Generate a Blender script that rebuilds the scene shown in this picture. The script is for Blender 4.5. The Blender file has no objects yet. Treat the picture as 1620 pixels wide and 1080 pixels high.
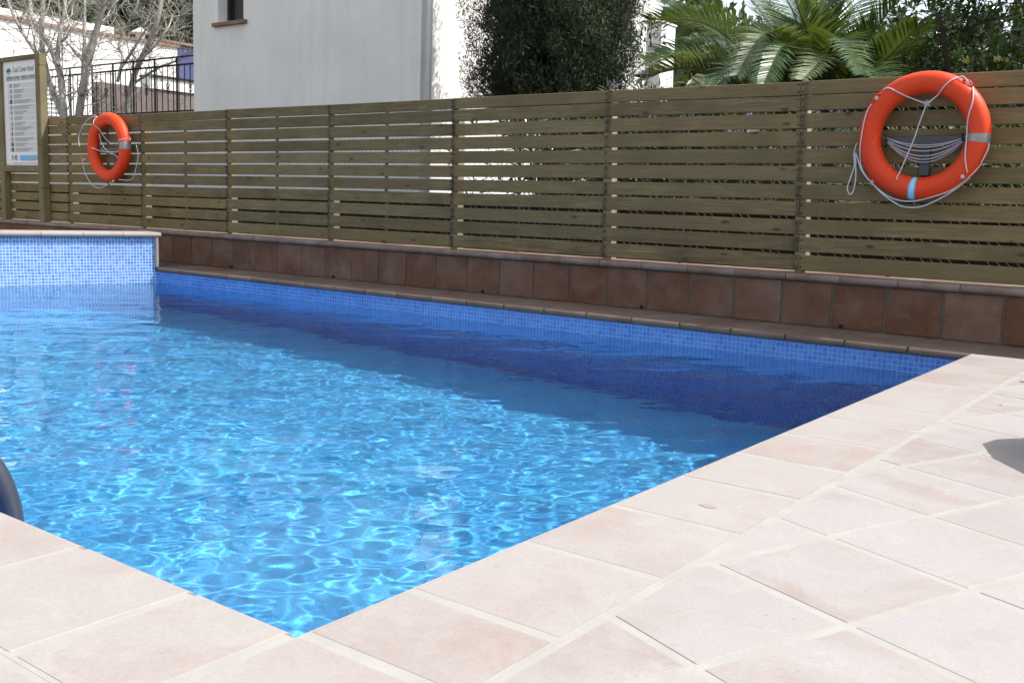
import bpy, bmesh, math, random
import numpy as np
from mathutils import Vector, Matrix
random.seed(7)
rng = np.random.default_rng(7)
sc = bpy.context.scene
COL = sc.collection

# ------------------------------------------------------------------ camera, sky, sun, exposure
F_PX, PITCH, ROLL, YAW = 1585.91, 0.13523, 0.03178, 0.64074
CAM = Vector((1.1221, -0.983, 0.6554))
_c, _s = math.cos(YAW), math.sin(YAW)
FW = Vector((-_s*math.cos(PITCH), _c*math.cos(PITCH), -math.sin(PITCH)))
_rt = Vector((_c, _s, 0)); _up = _rt.cross(FW)
RT = _rt*math.cos(ROLL) + _up*math.sin(ROLL)
UP = -_rt*math.sin(ROLL) + _up*math.cos(ROLL)
cam = bpy.data.cameras.new('camera'); cam_o = bpy.data.objects.new('camera', cam); COL.objects.link(cam_o)
cam.sensor_width = 36; cam.lens = 36*F_PX/1620; cam.clip_end = 2000; cam.clip_start = 0.02
M4 = Matrix((RT, UP, -FW)).transposed().to_4x4(); M4.translation = CAM
cam_o.matrix_world = M4
sc.camera = cam_o

SUN = Vector((0.60, 0.365, 1.0)).normalized()
world = bpy.data.worlds.new('World'); sc.world = world; world.use_nodes = True
_n = world.node_tree
sky = _n.nodes.new('ShaderNodeTexSky'); sky.sky_type = 'NISHITA'; sky.sun_disc = False
sky.sun_elevation = math.asin(SUN.z); sky.sun_rotation = math.atan2(SUN.x, SUN.y)
sky.dust_density = 2.0; sky.ozone_density = 1.0; sky.air_density = 1.0
_hs = _n.nodes.new('ShaderNodeHueSaturation'); _hs.inputs['Saturation'].default_value = 0.45
_n.links.new(sky.outputs[0], _hs.inputs['Color']); _n.links.new(_hs.outputs[0], _n.nodes['Background'].inputs[0])
_n.nodes['Background'].inputs[1].default_value = 0.145
sun = bpy.data.lights.new('sun', 'SUN'); sun.energy = 3.0; sun.angle = math.radians(0.5); sun.color = (1, .965, .92)
sun_o = bpy.data.objects.new('sun', sun); COL.objects.link(sun_o)
sun_o.rotation_euler = SUN.to_track_quat('Z', 'Y').to_euler()
sun.cycles.is_caustics_light = True
sc.view_settings.view_transform = 'Standard'; sc.view_settings.look = 'None'
sc.view_settings.gamma = 1; sc.view_settings.exposure = 1.06
sc.cycles.use_denoising = True
sc.cycles.sample_clamp_indirect = 8
sc.cycles.caustics_reflective = False

def at(px, py, ax, val):
    """world point on plane axis=val that the photograph shows at pixel px,py"""
    d = FW + RT*((px-810)/F_PX) + UP*((540-py)/F_PX)
    return CAM + d*((val-CAM[ax])/d[ax])

# ------------------------------------------------------------------ helpers
class MB:
    def __init__(s): s.v = []; s.f = []; s.uv = []
    def add(s, v, f):
        b = len(s.v); s.v += [tuple(p) for p in v]; s.f += [tuple(i+b for i in q) for q in f]; return s
    def box(s, x0, x1, y0, y1, z0, z1, bev=0.0):
        if bev <= 0:
            return s.add([(x0,y0,z0),(x1,y0,z0),(x1,y1,z0),(x0,y1,z0),(x0,y0,z1),(x1,y0,z1),(x1,y1,z1),(x0,y1,z1)],
                  [(0,3,2,1),(4,5,6,7),(0,1,5,4),(1,2,6,5),(2,3,7,6),(3,0,4,7)])
        bm = bmesh.new(); bmesh.ops.create_cube(bm, size=1)
        for q in bm.verts: q.co = Vector(((x0+x1)/2+q.co.x*(x1-x0), (y0+y1)/2+q.co.y*(y1-y0), (z0+z1)/2+q.co.z*(z1-z0)))
        bmesh.ops.bevel(bm, geom=bm.edges[:], offset=bev, segments=1, affect='EDGES')
        bm.verts.index_update()
        s.add([q.co[:] for q in bm.verts], [[q.index for q in f.verts] for f in bm.faces]); bm.free(); return s
    def tube(s, pts, r, n=8, cap=True):
        pts = [Vector(p) for p in pts]; m = len(pts)
        rad = r if hasattr(r, '__len__') else [r]*m
        t0 = (pts[1]-pts[0]).normalized()
        a = t0.orthogonal().normalized(); rings = []; v = []; f = []
        for i, p in enumerate(pts):
            t = (pts[min(i+1, m-1)]-pts[max(i-1, 0)])
            t = t.normalized() if t.length > 1e-9 else t0
            a = (a - t*a.dot(t))
            a = a.normalized() if a.length > 1e-6 else t.orthogonal().normalized()
            b = t.cross(a)
            for k in range(n):
                g = 2*math.pi*k/n
                v.append(p + (a*math.cos(g)+b*math.sin(g))*rad[i])
        for i in range(m-1):
            for k in range(n):
                f.append((i*n+k, i*n+(k+1)%n, (i+1)*n+(k+1)%n, (i+1)*n+k))
        if cap:
            f.append(tuple(range(n-1, -1, -1))); f.append(tuple(range((m-1)*n, m*n)))
        return s.add(v, f)
    def prism(s, poly, z0, z1, bev=0.0):
        """convex polygon (ccw) extruded, with a small chamfer on the top edge"""
        n = len(poly); c = Vector((sum(p[0] for p in poly)/n, sum(p[1] for p in poly)/n))
        v = [(p[0], p[1], z0) for p in poly]; f = [tuple(range(n-1, -1, -1))]
        if bev > 0:
            v += [(p[0], p[1], z1-bev) for p in poly]
            ins = []
            for i in range(n):
                a = Vector(poly[i-1]); b = Vector(poly[i]); d = Vector(poly[(i+1) % n])
                e1 = (b-a).normalized(); e2 = (d-b).normalized()
                nrm = Vector((-e1.y-e2.y, e1.x+e2.x)); nrm = nrm.normalized() if nrm.length > 1e-6 else Vector((-e1.y, e1.x))
                k = max(0.35, abs(nrm.dot(Vector((-e1.y, e1.x)))))
                q = b + nrm*min(bev/k, 0.4*(b-c).length); ins.append(q)
            v += [(q.x, q.y, z1) for q in ins]
            for i in range(n):
                j = (i+1) % n
                f += [(i, j, n+j, n+i), (n+i, n+j, 2*n+j, 2*n+i)]
            f.append(tuple(range(2*n, 3*n)))
        else:
            v += [(p[0], p[1], z1) for p in poly]
            for i in range(n):
                j = (i+1) % n; f.append((i, j, n+j, n+i))
            f.append(tuple(range(n, 2*n)))
        return s.add(v, f)
    def mesh(s, name, smooth=False):
        m = bpy.data.meshes.new(name); m.from_pydata(s.v, [], s.f); m.update()
        if smooth: m.polygons.foreach_set('use_smooth', [True]*len(m.polygons))
        return m
    def build(s, name, mat, parent=None, smooth=False, loc=None):
        return link(name, s.mesh(name, smooth), mat, parent, loc)

def link(name, me, mat=None, parent=None, loc=None):
    o = bpy.data.objects.new(name, me); COL.objects.link(o)
    if mat is not None and me is not None and not me.materials: me.materials.append(mat)
    if parent is not None: o.parent = parent
    if loc is not None: o.location = loc
    return o
def empty(name, loc=(0, 0, 0)):
    o = bpy.data.objects.new(name, None); COL.objects.link(o); o.location = loc; o.empty_display_size = .1; return o
def tag(o, label, cat, group=None):
    o['label'] = label; o['category'] = cat
    if group: o['group'] = group
    return o
def kind(o, k): o['kind'] = k; return o

def fast_mesh(name, v, f, mat, parent=None, smooth=False):
    """numpy arrays: v (n,3), f (m,k)"""
    v = np.asarray(v, np.float32); f = np.asarray(f, np.int32)
    me = bpy.data.meshes.new(name); k = f.shape[1]
    me.vertices.add(len(v)); me.vertices.foreach_set('co', v.ravel())
    me.loops.add(f.size); me.loops.foreach_set('vertex_index', f.ravel())
    me.polygons.add(len(f)); me.polygons.foreach_set('loop_start', np.arange(0, f.size, k, dtype=np.int32))
    me.polygons.foreach_set('loop_total', np.full(len(f), k, np.int32))
    if smooth: me.polygons.foreach_set('use_smooth', np.ones(len(f), bool))
    me.update(calc_edges=True); me.validate()
    return link(name, me, mat, parent)

# ------------------------------------------------------------------ materials
class N:
    """tiny node helper"""
    def __init__(s, name):
        s.m = bpy.data.materials.new(name); s.m.use_nodes = True; s.t = s.m.node_tree
        s.b = s.t.nodes['Principled BSDF']; s.out = s.t.nodes['Material Output']
    def n(s, typ, **kw):
        q = s.t.nodes.new('ShaderNode'+typ)
        for k, v in kw.items():
            if k.startswith('_'): setattr(q, k[1:], v)
        return q
    def l(s, a, b): s.t.links.new(a, b)
    def coord(s, which='Object', scale=None, offset=None):
        tc = s.n('TexCoord'); o = tc.outputs[which]
        if scale is not None or offset is not None:
            mp = s.n('Mapping'); s.l(o, mp.inputs[0])
            if scale is not None: mp.inputs['Scale'].default_value = scale
            if offset is not None:
                if hasattr(offset, 'links'): s.l(offset, mp.inputs['Location'])
                else: mp.inputs['Location'].default_value = offset
            o = mp.outputs[0]
        return o
    def noise(s, vec, scale, detail=4, rough=.55, dist=0):
        q = s.n('TexNoise'); s.l(vec, q.inputs['Vector']); q.inputs['Scale'].default_value = scale
        q.inputs['Detail'].default_value = detail; q.inputs['Roughness'].default_value = rough; q.inputs['Distortion'].default_value = dist
        return q.outputs['Fac']
    def ramp(s, fac, stops, interp='LINEAR'):
        q = s.n('ValToRGB'); q.color_ramp.interpolation = interp; e = q.color_ramp.elements
        while len(e) > 1: e.remove(e[-1])
        for i, (p, c) in enumerate(stops):
            c = (c, c, c, 1) if not hasattr(c, '__len__') else (*c, 1)
            if i == 0: e[0].position = p; e[0].color = c
            else: q2 = e.new(p); q2.color = c
        s.l(fac, q.inputs[0]); return q.outputs[0]
    def mix(s, fac, a, b, typ='MIX'):
        q = s.n('MixRGB', _blend_type=typ)
        for i, x in enumerate((fac, a, b)):
            if hasattr(x, 'links'): s.l(x, q.inputs[i])
            elif i == 0: q.inputs[0].default_value = x
            else: q.inputs[i].default_value = (*x, 1)
        return q.outputs[0]
    def math(s, op, a, b=None, clamp=False):
        q = s.n('Math', _operation=op, _use_clamp=clamp)
        for i, x in enumerate((a, b)):
            if x is None: continue
            if hasattr(x, 'links'): s.l(x, q.inputs[i])
            else: q.inputs[i].default_value = x
        return q.outputs[0]
    def bump(s, h, strength=.3, dist=.01, normal=None):
        q = s.n('Bump'); s.l(h, q.inputs['Height']); q.inputs['Strength'].default_value = strength; q.inputs['Distance'].default_value = dist
        if normal is not None: s.l(normal, q.inputs['Normal'])
        s.l(q.outputs[0], s.b.inputs['Normal']); return q.outputs[0]
    def set(s, **kw):
        for k, v in kw.items():
            key = {'rough': 'Roughness', 'metal': 'Metallic', 'spec': 'Specular IOR Level', 'col': 'Base Color', 'coat': 'Coat Weight', 'trans': 'Transmission Weight', 'ior': 'IOR', 'alpha': 'Alpha', 'sub': 'Subsurface Weight'}[k]
            if hasattr(v, 'links'): s.l(v, s.b.inputs[key])
            elif hasattr(v, '__len__'): s.b.inputs[key].default_value = (*v, 1)
            else: s.b.inputs[key].default_value = v
        return s

def rand_off(a, k=37.0):
    oi = a.n('ObjectInfo'); c = a.n('CombineXYZ')
    x = a.math('MULTIPLY', oi.outputs['Random'], k); y = a.math('MULTIPLY', oi.outputs['Random'], k*2.3)
    a.l(x, c.inputs[0]); a.l(y, c.inputs[1]); a.l(x, c.inputs[2])
    return c.outputs[0], oi.outputs['Random']

def plain(name, col, rough=.6, metal=0, spec=.5):
    a = N(name); a.set(col=col, rough=rough, metal=metal, spec=spec); return a.m

def mat_terracotta(name, c_dark, c_mid, c_pale, pale_amt, stain=.35, wash=.5):
    a = N(name); off, rnd = rand_off(a)
    v = a.coord('Object', offset=off)
    n1 = a.noise(v, 3.2, 5, .6, .4); n2 = a.noise(v, 14, 6, .65); n3 = a.noise(v, 140, 3, .6); n4 = a.noise(v, 1.1, 3, .5)
    base = a.mix(a.ramp(n2, [(.3, 0), (.72, 1)]), c_dark, c_mid)
    base = a.mix(a.ramp(a.math('ADD', n1, a.math('MULTIPLY', a.math('SUBTRACT', rnd, .5), .14)), [(.34-pale_amt*.25, 0), (.68-pale_amt*.25, 1)]), base, c_pale)
    base = a.mix(a.math('MULTIPLY', a.ramp(n4, [(.55, 0), (.75, 1)]), stain), base, [c*.8 for c in c_mid])
    n5 = a.noise(v, 7.5, 6, .72, 1.0); n6 = a.noise(v, 55, 4, .7)
    base = a.mix(a.math('MULTIPLY', a.ramp(n5, [(.52, 0), (.66, 1)]), wash), base, [min(1, c*1.16) for c in c_pale])
    base = a.mix(a.math('MULTIPLY', a.ramp(n6, [(.60, 0), (.72, 1)]), .22), base, [c*.62 for c in c_dark])
    vor = a.n('TexVoronoi'); a.l(v, vor.inputs['Vector']); vor.inputs['Scale'].default_value = 6.5
    spots = a.ramp(vor.outputs['Distance'], [(.02, 1), (.05, 0)])
    base = a.mix(a.math('MULTIPLY', spots, .35), base, (.25, .2, .17))
    base = a.mix(.10, base, a.ramp(n3, [(.3, .25), (.7, .85)]), 'OVERLAY')
    a.set(col=base, rough=a.ramp(n2, [(.2, .55), (.8, .8)]), spec=.3)
    h = a.math('ADD', a.math('MULTIPLY', n2, .7), a.math('MULTIPLY', n3, .12))
    a.bump(h, .22, .003); return a.m
M = {}
M['deck_tile'] = mat_terracotta('deck_terracotta', (.235, .165, .135), (.27, .212, .185), (.30, .28, .267), .70, .3, .35)
M['coping_tile'] = mat_terracotta('coping_terracotta', (.26, .185, .155), (.28, .22, .193), (.30, .272, .255), .6, .3, .35)
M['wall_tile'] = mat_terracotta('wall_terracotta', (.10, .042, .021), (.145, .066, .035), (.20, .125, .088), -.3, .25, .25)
M['back_tile'] = mat_terracotta('back_terracotta', (.11, .066, .044), (.145, .092, .066), (.19, .14, .112), -.1, .25, .25)
M['cap_tile'] = mat_terracotta('cap_terracotta', (.14, .082, .06), (.20, .13, .097), (.26, .20, .165), .0, .3, .25)
def mat_grout():
    a = N('grout'); v = a.coord('Object'); n1 = a.noise(v, 9, 5); n2 = a.noise(v, 120, 3)
    a.set(col=a.mix(a.ramp(n1, [(.3, 0), (.7, 1)]), (.285, .27, .24), (.335, .322, .295)), rough=.9, spec=.2)
    a.bump(a.math('ADD', n1, a.math('MULTIPLY', n2, .4)), .5, .004); return a.m
M['grout'] = mat_grout()
def mat_dark_grout():
    a = N('wall_grout'); v = a.coord('Object'); n1 = a.noise(v, 11, 5)
    a.set(col=a.ramp(n1, [(.3, (.085, .072, .058)), (.7, (.14, .125, .10))]), rough=.9); a.bump(n1, .5, .004); return a.m
M['wall_grout'] = mat_dark_grout()
def mat_mosaic(name, c1, c2, cg, mort):
    a = N(name); uv = a.coord('UV')
    br = a.n('TexBrick', _offset=0.0, _squash=1.0); a.l(uv, br.inputs['Vector'])
    for k, v in (('Scale', 1.0), ('Mortar Size', mort), ('Mortar Smooth', .25), ('Bias', 0.0), ('Brick Width', .0265), ('Row Height', .0265)): br.inputs[k].default_value = v
    br.inputs['Color1'].default_value = (*c1, 1); br.inputs['Color2'].default_value = (*c2, 1); br.inputs['Mortar'].default_value = (*cg, 1)
    n1 = a.noise(uv, 3, 4); n2 = a.noise(uv, 30, 3)
    col = a.mix(.25, br.outputs['Color'], a.ramp(n1, [(.3, .3), (.7, .75)]), 'OVERLAY')
    a.set(col=col, rough=a.math('ADD', .12, a.math('MULTIPLY', br.outputs['Fac'], .6)), spec=.6)
    a.bump(a.math('SUBTRACT', a.math('MULTIPLY', n2, .1), br.outputs['Fac']), .5, .002); return a.m
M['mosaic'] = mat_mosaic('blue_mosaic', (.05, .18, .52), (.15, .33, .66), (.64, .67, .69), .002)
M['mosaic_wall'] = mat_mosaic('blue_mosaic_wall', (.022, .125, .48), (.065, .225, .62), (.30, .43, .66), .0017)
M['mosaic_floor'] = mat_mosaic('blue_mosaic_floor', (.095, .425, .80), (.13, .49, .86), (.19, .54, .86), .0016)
def mat_water():
    a = N('water'); t = a.t; t.nodes.remove(a.b)
    g = t.nodes.new('ShaderNodeBsdfGlass'); g.inputs['IOR'].default_value = 1.333; g.inputs['Roughness'].default_value = 0
    g.inputs['Color'].default_value = (.83, .97, 1, 1)
    t.links.new(g.outputs[0], a.out.inputs[0]); return a.m
M['water'] = mat_water()
def mat_wood(name, c1, c2, c3, axis_scale, stain_x=None, vary=.5):
    a = N(name); off, rnd = rand_off(a)
    v = a.coord('Object', scale=axis_scale, offset=off)
    g = a.noise(v, 6, 8, .7, 1.2); g2 = a.noise(v, 22, 4, .6, .3)
    vb = a.coord('Object', offset=off); blot = a.noise(vb, 2.2, 4, .6)
    col = a.ramp(g, [(.34, c1), (.5, c2), (.66, c3)])
    col = a.mix(.35, col, a.ramp(g2, [(.3, .28), (.7, .72)]), 'OVERLAY')
    col = a.mix(a.ramp(blot, [(.42, .0), (.68, .7)]), col, [x*.7 for x in c1])
    col = a.mix(a.math('MULTIPLY', rnd, vary), col, [c1[0]*.85, c1[1]*.95, c1[2]*1.1])
    r2 = a.math('FRACT', a.math('MULTIPLY', rnd, 17.3)); col = a.mix(a.math('MULTIPLY', r2, .35), col, [c3[0]*1.0, c3[1]*.92, c3[2]*.8])
    # knots
    vk = a.coord('Object', scale=(.6, 0, 1.5), offset=off)
    vor = a.n('TexVoronoi'); a.l(vk, vor.inputs['Vector']); vor.inputs['Scale'].default_value = 6
    kn = a.ramp(vor.outputs['Distance'], [(.05, 1), (.13, 0)])
    col = a.mix(a.math('MULTIPLY', kn, .75), col, (.035, .025, .016))
    if stain_x is not None:
        geo = a.n('NewGeometry'); sp = a.n('SeparateXYZ'); a.l(geo.outputs['Position'], sp.inputs[0])
        x = a.math('ADD', sp.outputs[0], 40.5 - stain_x[0])
        fr = a.math('ABSOLUTE', a.math('SUBTRACT', a.math('MODULO', a.math('ADD', x, stain_x[1]/2), stain_x[1]), stain_x[1]/2))
        wob = a.noise(geo.outputs['Position'], 30, 4, .7)
        d = a.math('ADD', fr, a.math('MULTIPLY', a.math('SUBTRACT', wob, .5), .05))
        wob2 = a.noise(geo.outputs['Position'], 7, 5, .75)
        st = a.math('MULTIPLY', a.ramp(d, [(.0, .95), (.012, .55), (.034, .0)]), a.ramp(wob2, [(.38, .12), (.62, .95)]))
        col = a.mix(st, col, (.03, .026, .022))
    a.set(col=col, rough=.75, spec=.25)
    a.bump(a.math('ADD', g, a.math('MULTIPLY', g2, .5)), .35, .004); return a.m
POST_P = 1.3475; POST_X0 = -1.14
M['board'] = mat_wood('fence_wood', (.115, .082, .036), (.19, .138, .064), (.275, .208, .105), (.5, 11, 11), (POST_X0 + 40.5 - 30*POST_P, POST_P))
M['post'] = mat_wood('post_wood', (.22, .18, .11), (.33, .27, .18), (.45, .39, .28), (5, 5, .4))
M['sign_wood'] = mat_wood('sign_wood', (.11, .09, .047), (.165, .138, .075), (.22, .19, .115), (5, 5, .5))
def mat_stucco():
    a = N('white_stucco'); v = a.coord('Object'); n1 = a.noise(v, 42, 5, .65); n2 = a.noise(v, 1.3, 5, .6); n3 = a.noise(v, 90, 3)
    vs = a.coord('Object', scale=(1.6, 1.6, .12)); n4 = a.noise(vs, 3, 4, .6)
    cw = a.ramp(n2, [(.3, (.76, .74, .71)), (.7, (.85, .83, .80))]); cw = a.mix(a.ramp(n4, [(.5, 0), (.8, .35)]), cw, (.58, .565, .54))
    a.set(col=cw, rough=.9, spec=.2)
    a.bump(a.math('ADD', n1, a.math('MULTIPLY', n3, .4)), .45, .012); return a.m
M['stucco'] = mat_stucco()
def mat_leaf(name, c1, c2, c3, rough=.45, trans=.25, scale=2.5):
    a = N(name); geo = a.n('NewGeometry'); v = geo.outputs['Position']
    n1 = a.noise(v, scale, 3); n2 = a.noise(v, scale*12, 2)
    col = a.ramp(a.math('ADD', a.math('MULTIPLY', n1, .6), a.math('MULTIPLY', n2, .4)), [(.3, c1), (.5, c2), (.7, c3)])
    a.set(col=col, rough=rough, spec=.5)
    tr = a.n('BsdfTranslucent'); a.l(a.mix(.5, col, (.25, .32, .03)), tr.inputs[0])
    mx = a.n('MixShader'); mx.inputs[0].default_value = trans
    a.l(a.b.outputs[0], mx.inputs[1]); a.l(tr.outputs[0], mx.inputs[2]); a.l(mx.outputs[0], a.out.inputs[0]); return a.m
def mat_ground(name, c1, c2, sc_=1.5):
    a = N(name); v = a.coord('Object'); n1 = a.noise(v, sc_, 6, .6); n2 = a.noise(v, 40, 4)
    a.set(col=a.ramp(n1, [(.35, c1), (.65, c2)]), rough=.95, spec=.1); a.bump(n2, .6, .02); return a.m
M['cypress'] = mat_leaf('cypress_leaf', (.012, .02, .010), (.026, .038, .018), (.065, .078, .042), .8, .08, 1.6)
M['palm'] = mat_leaf('palm_leaf', (.022, .05, .014), (.05, .095, .024), (.115, .165, .045), .32, .2, 2.0)
M['palm_pale'] = mat_leaf('palm_leaf_pale', (.07, .10, .035), (.12, .155, .06), (.19, .22, .10), .4, .3, 2.0)
M['shrub'] = mat_leaf('shrub_leaf', (.02, .042, .014), (.045, .08, .025), (.11, .155, .06), .22, .15, 2.5)
M['dark_stone'] = mat_ground('dark_stone', (.028, .023, .017), (.05, .043, .03), 4)
M['pine'] = mat_leaf('hill_leaf', (.015, .03, .012), (.035, .055, .02), (.08, .10, .04), .7, .1, .25)
M['grass'] = mat_leaf('grass_leaf', (.04, .055, .012), (.08, .10, .025), (.2, .19, .08), .6, .25, 3)
M['purple'] = mat_leaf('purple_flower', (.22, .13, .35), (.35, .22, .5), (.5, .38, .62), .7, .2, 8)
M['yellow'] = mat_leaf('yellow_flower', (.45, .4, .08), (.55, .5, .15), (.7, .65, .3), .6, .2, 8)
def mat_bark():
    a = N('grey_bark'); v = a.coord('Object', scale=(1, 1, .5)); n1 = a.noise(v, 5, 5, .65); n2 = a.noise(v, 30, 4)
    a.set(col=a.ramp(n1, [(.3, (.14, .125, .105)), (.5, (.33, .31, .275)), (.72, (.52, .50, .46))]), rough=.85)
    a.bump(n2, .5, .01); return a.m
M['bark'] = mat_bark()
M['dark_bark'] = plain('dark_bark', (.06, .045, .032), .9)
M['soil'] = None
M['soil'] = mat_ground('soil', (.016, .013, .009), (.03, .027, .014))
M['ground'] = mat_ground('earth', (.10, .085, .05), (.16, .14, .08), .3)
def mat_hill():
    a = N('hillside'); v = a.coord('Object'); n1 = a.noise(v, .06, 6, .65); n2 = a.noise(v, .9, 4, .7)
    a.set(col=a.ramp(a.math('ADD', a.math('MULTIPLY', n1, .6), a.math('MULTIPLY', n2, .4)), [(.36, (.03, .042, .018)), (.5, (.06, .068, .03)), (.64, (.15, .125, .085))]), rough=1, spec=.05)
    a.bump(n2, 1, .8); return a.m
M['hill'] = mat_hill()
def mat_orange():
    a = N('orange_plastic'); v = a.coord('Object'); n1 = a.noise(v, 6, 4); n2 = a.noise(v, 60, 3)
    a.set(col=a.mix(a.ramp(n1, [(.3, 0), (.75, 1)]), (.72, .048, .006), (.68, .06, .012)), rough=a.ramp(n2, [(.3, .42), (.7, .55)]), spec=.3)
    v2 = a.coord('Object', scale=(1, 1, 3)); n7 = a.noise(v2, 16, 6, .75, .6)
    cur = a.b.inputs['Base Color'].links[0].from_socket
    a.set(col=a.mix(a.math('MULTIPLY', a.ramp(n7, [(.62, 0), (.72, 1)]), .45), cur, (.55, .16, .08)))
    a.bump(n2, .12, .002); return a.m
M['orange'] = mat_orange()
M['rope'] = plain('white_rope', (.55, .52, .55), .85)
M['coil'] = plain('grey_rope', (.40, .38, .42), .85)
M['reflect'] = plain('reflective_tape', (.28, .28, .27), .35, .4)
M['blue_tape'] = plain('pale_blue_tape', (.30, .62, .85), .4)
M['bracket'] = plain('grey_steel', (.075, .08, .085), .5, .6)
M['galv'] = plain('galvanised_wire', (.05, .05, .048), .6, .3)
M['iron'] = plain('black_iron', (.012, .012, .013), .5, .3)
M['white'] = plain('white_paint', (.78, .77, .75), .6)
M['panel'] = plain('panel_white', (.72, .72, .72), .35)
M['row'] = plain('print_grey', (.56, .55, .57), .4)
M['ink'] = plain('print_black', (.05, .05, .05), .5)
M['ink_soft'] = plain('print_midgrey', (.27, .27, .28), .5)
M['ink_red'] = plain('print_red', (.5, .06, .05), .5)
M['print_blue'] = plain('print_blue', (.12, .42, .72), .4)
M['print_slope'] = plain('print_stone', (.33, .34, .33), .4)
M['print_green'] = plain('print_green', (.02, .16, .11), .4)
M['roof_tile'] = mat_terracotta('roof_terracotta', (.16, .075, .045), (.22, .12, .08), (.28, .19, .14), -.2)
M['pink_wall'] = mat_ground('pinkish_render', (.15, .12, .108), (.20, .165, .15), .6)
M['blue_wall'] = mat_ground('blue_render', (.075, .085, .18), (.10, .11, .22), .5)
M['steel'] = plain('dull_steel', (.20, .21, .24), .38, .85)
M['black'] = plain('black_void', (.006, .006, .006), .9)
M['dark_frame'] = plain('dark_wood_frame', (.035, .025, .018), .6)
M['cushion'] = plain('lounger_canvas', (.42, .4, .36), .9)
def mat_glass():
    a = N('window_glass'); a.set(col=(.02, .025, .03), rough=.05, spec=.8); return a.m
M['glass'] = mat_glass()

# ------------------------------------------------------------------ key dimensions
PL = 4.317            # back pool edge (nose of the coping)
LX0, LD = -6.85, Vector((-.262, -.965))     # left pool wall: corner and direction
def lx(y): return LX0 + LD.x/LD.y*(y-PL)
WATER = -.14; FLOOR = -1.9
YW, YF = 4.79, 4.851
CAP_Z0, CAP_Z1 = .265, .309
E0, E1 = -13.5, 3.2     # extent of wall and fence in x

# ------------------------------------------------------------------ ground and hills
g = MB()
O = 600; hx0, hx1, hy0, hy1 = -9.0, 3.0, -3.0, 5.2
for (x0, x1, y0, y1) in ((-O, hx0, -O, O), (hx1, O, -O, O), (hx0, hx1, -O, hy0), (hx0, hx1, hy1, O)):
    g.add([(x0, y0, -.06), (x1, y0, -.06), (x1, y1, -.06), (x0, y1, -.06)], [(0, 1, 2, 3)])
kind(g.build('ground', M['ground']), 'structure')
g = MB(); g.box(E0-3, E1+9, 5.05, 60, -.5, .27)
kind(g.build('garden_ground', M['soil']), 'structure')

def hill_h(a, r):
    """height at azimuth a (rad, from +Y towards -X) and distance r"""
    t = min(max((r-38)/70, 0), 1); t = t*t*(3-2*t)
    ad = math.degrees(a)
    crest = 10.6 + 14*min(max((ad-30)/30, 0), 1) + 1.3*math.sin(ad*.21+1) + .8*math.sin(ad*.53) + .35*math.sin(ad*1.9)
    return t*crest*1.62 + .6*math.sin(r*.11+ad*.2)*t
na, nr = 150, 26
hv = []; hf = []
for i in range(na):
    a = math.radians(-35 + 150*i/(na-1))
    for j in range(nr):
        r = 34 + 105*j/(nr-1)
        hv.append((-math.sin(a)*r, math.cos(a)*r, -.2 + hill_h(a, r) + (random.random()-.5)*.5))
for i in range(na-1):
    for j in range(nr-1):
        hf.append((i*nr+j, i*nr+j+1, (i+1)*nr+j+1, (i+1)*nr+j))
hb = MB(); hb.add(hv, hf); kind(hb.build('hill', M['hill'], smooth=True), 'structure')

def leaf_cloud(centres, radii, n_per, size, squash=1.0, stretch=1.0, updown=0.0, outward=.6, wid=.32):
    """triangular leaf faces scattered through balls; returns v,f arrays"""
    V = []; Fc = []
    base = 0
    for c, r, npx in zip(centres, radii, n_per):
        d = rng.normal(size=(npx, 3)); d /= np.linalg.norm(d, axis=1)[:, None]
        rr = r*rng.uniform(.25, 1, (npx, 1))**.5
        p = np.asarray(c) + d*rr*np.array([1, 1, squash])
        ax = d*outward + rng.normal(size=(npx, 3))*.6 + np.array([0, 0, updown]); ax /= np.linalg.norm(ax, axis=1)[:, None]
        sd = np.cross(ax, rng.normal(size=(npx, 3))); sd /= np.maximum(np.linalg.norm(sd, axis=1), 1e-6)[:, None]
        s = size*rng.uniform(.6, 1.4, (npx, 1))
        a = p - ax*s*.5*stretch; b = p + sd*s*wid; cc = p + ax*s*.5*stretch; e = p - sd*s*wid
        V.append(np.stack([a, b, cc, e], 1).reshape(-1, 3))
        Fc.append(base + np.arange(npx*4).reshape(-1, 4)); base += npx*4
    return np.concatenate(V), np.concatenate(Fc)

# wood on the hillside: one mass
cs = []; rs = []; ns = []
for i in range(620):
    a = math.radians(random.uniform(-25, 85)); r = random.uniform(46, 118)
    h = hill_h(a, r)-.2; q = random.uniform(1.2, 3.0)
    cs.append((-math.sin(a)*r, math.cos(a)*r, h+q*.55)); rs.append(q); ns.append(60)
v, f = leaf_cloud(cs, rs, ns, 1.0, .85)
o = kind(fast_mesh('hillside_wood', v, f, M['pine']), 'stuff')
o['label'] = 'dark green scrub and trees covering the hillside'; o['category'] = 'woodland'

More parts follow.
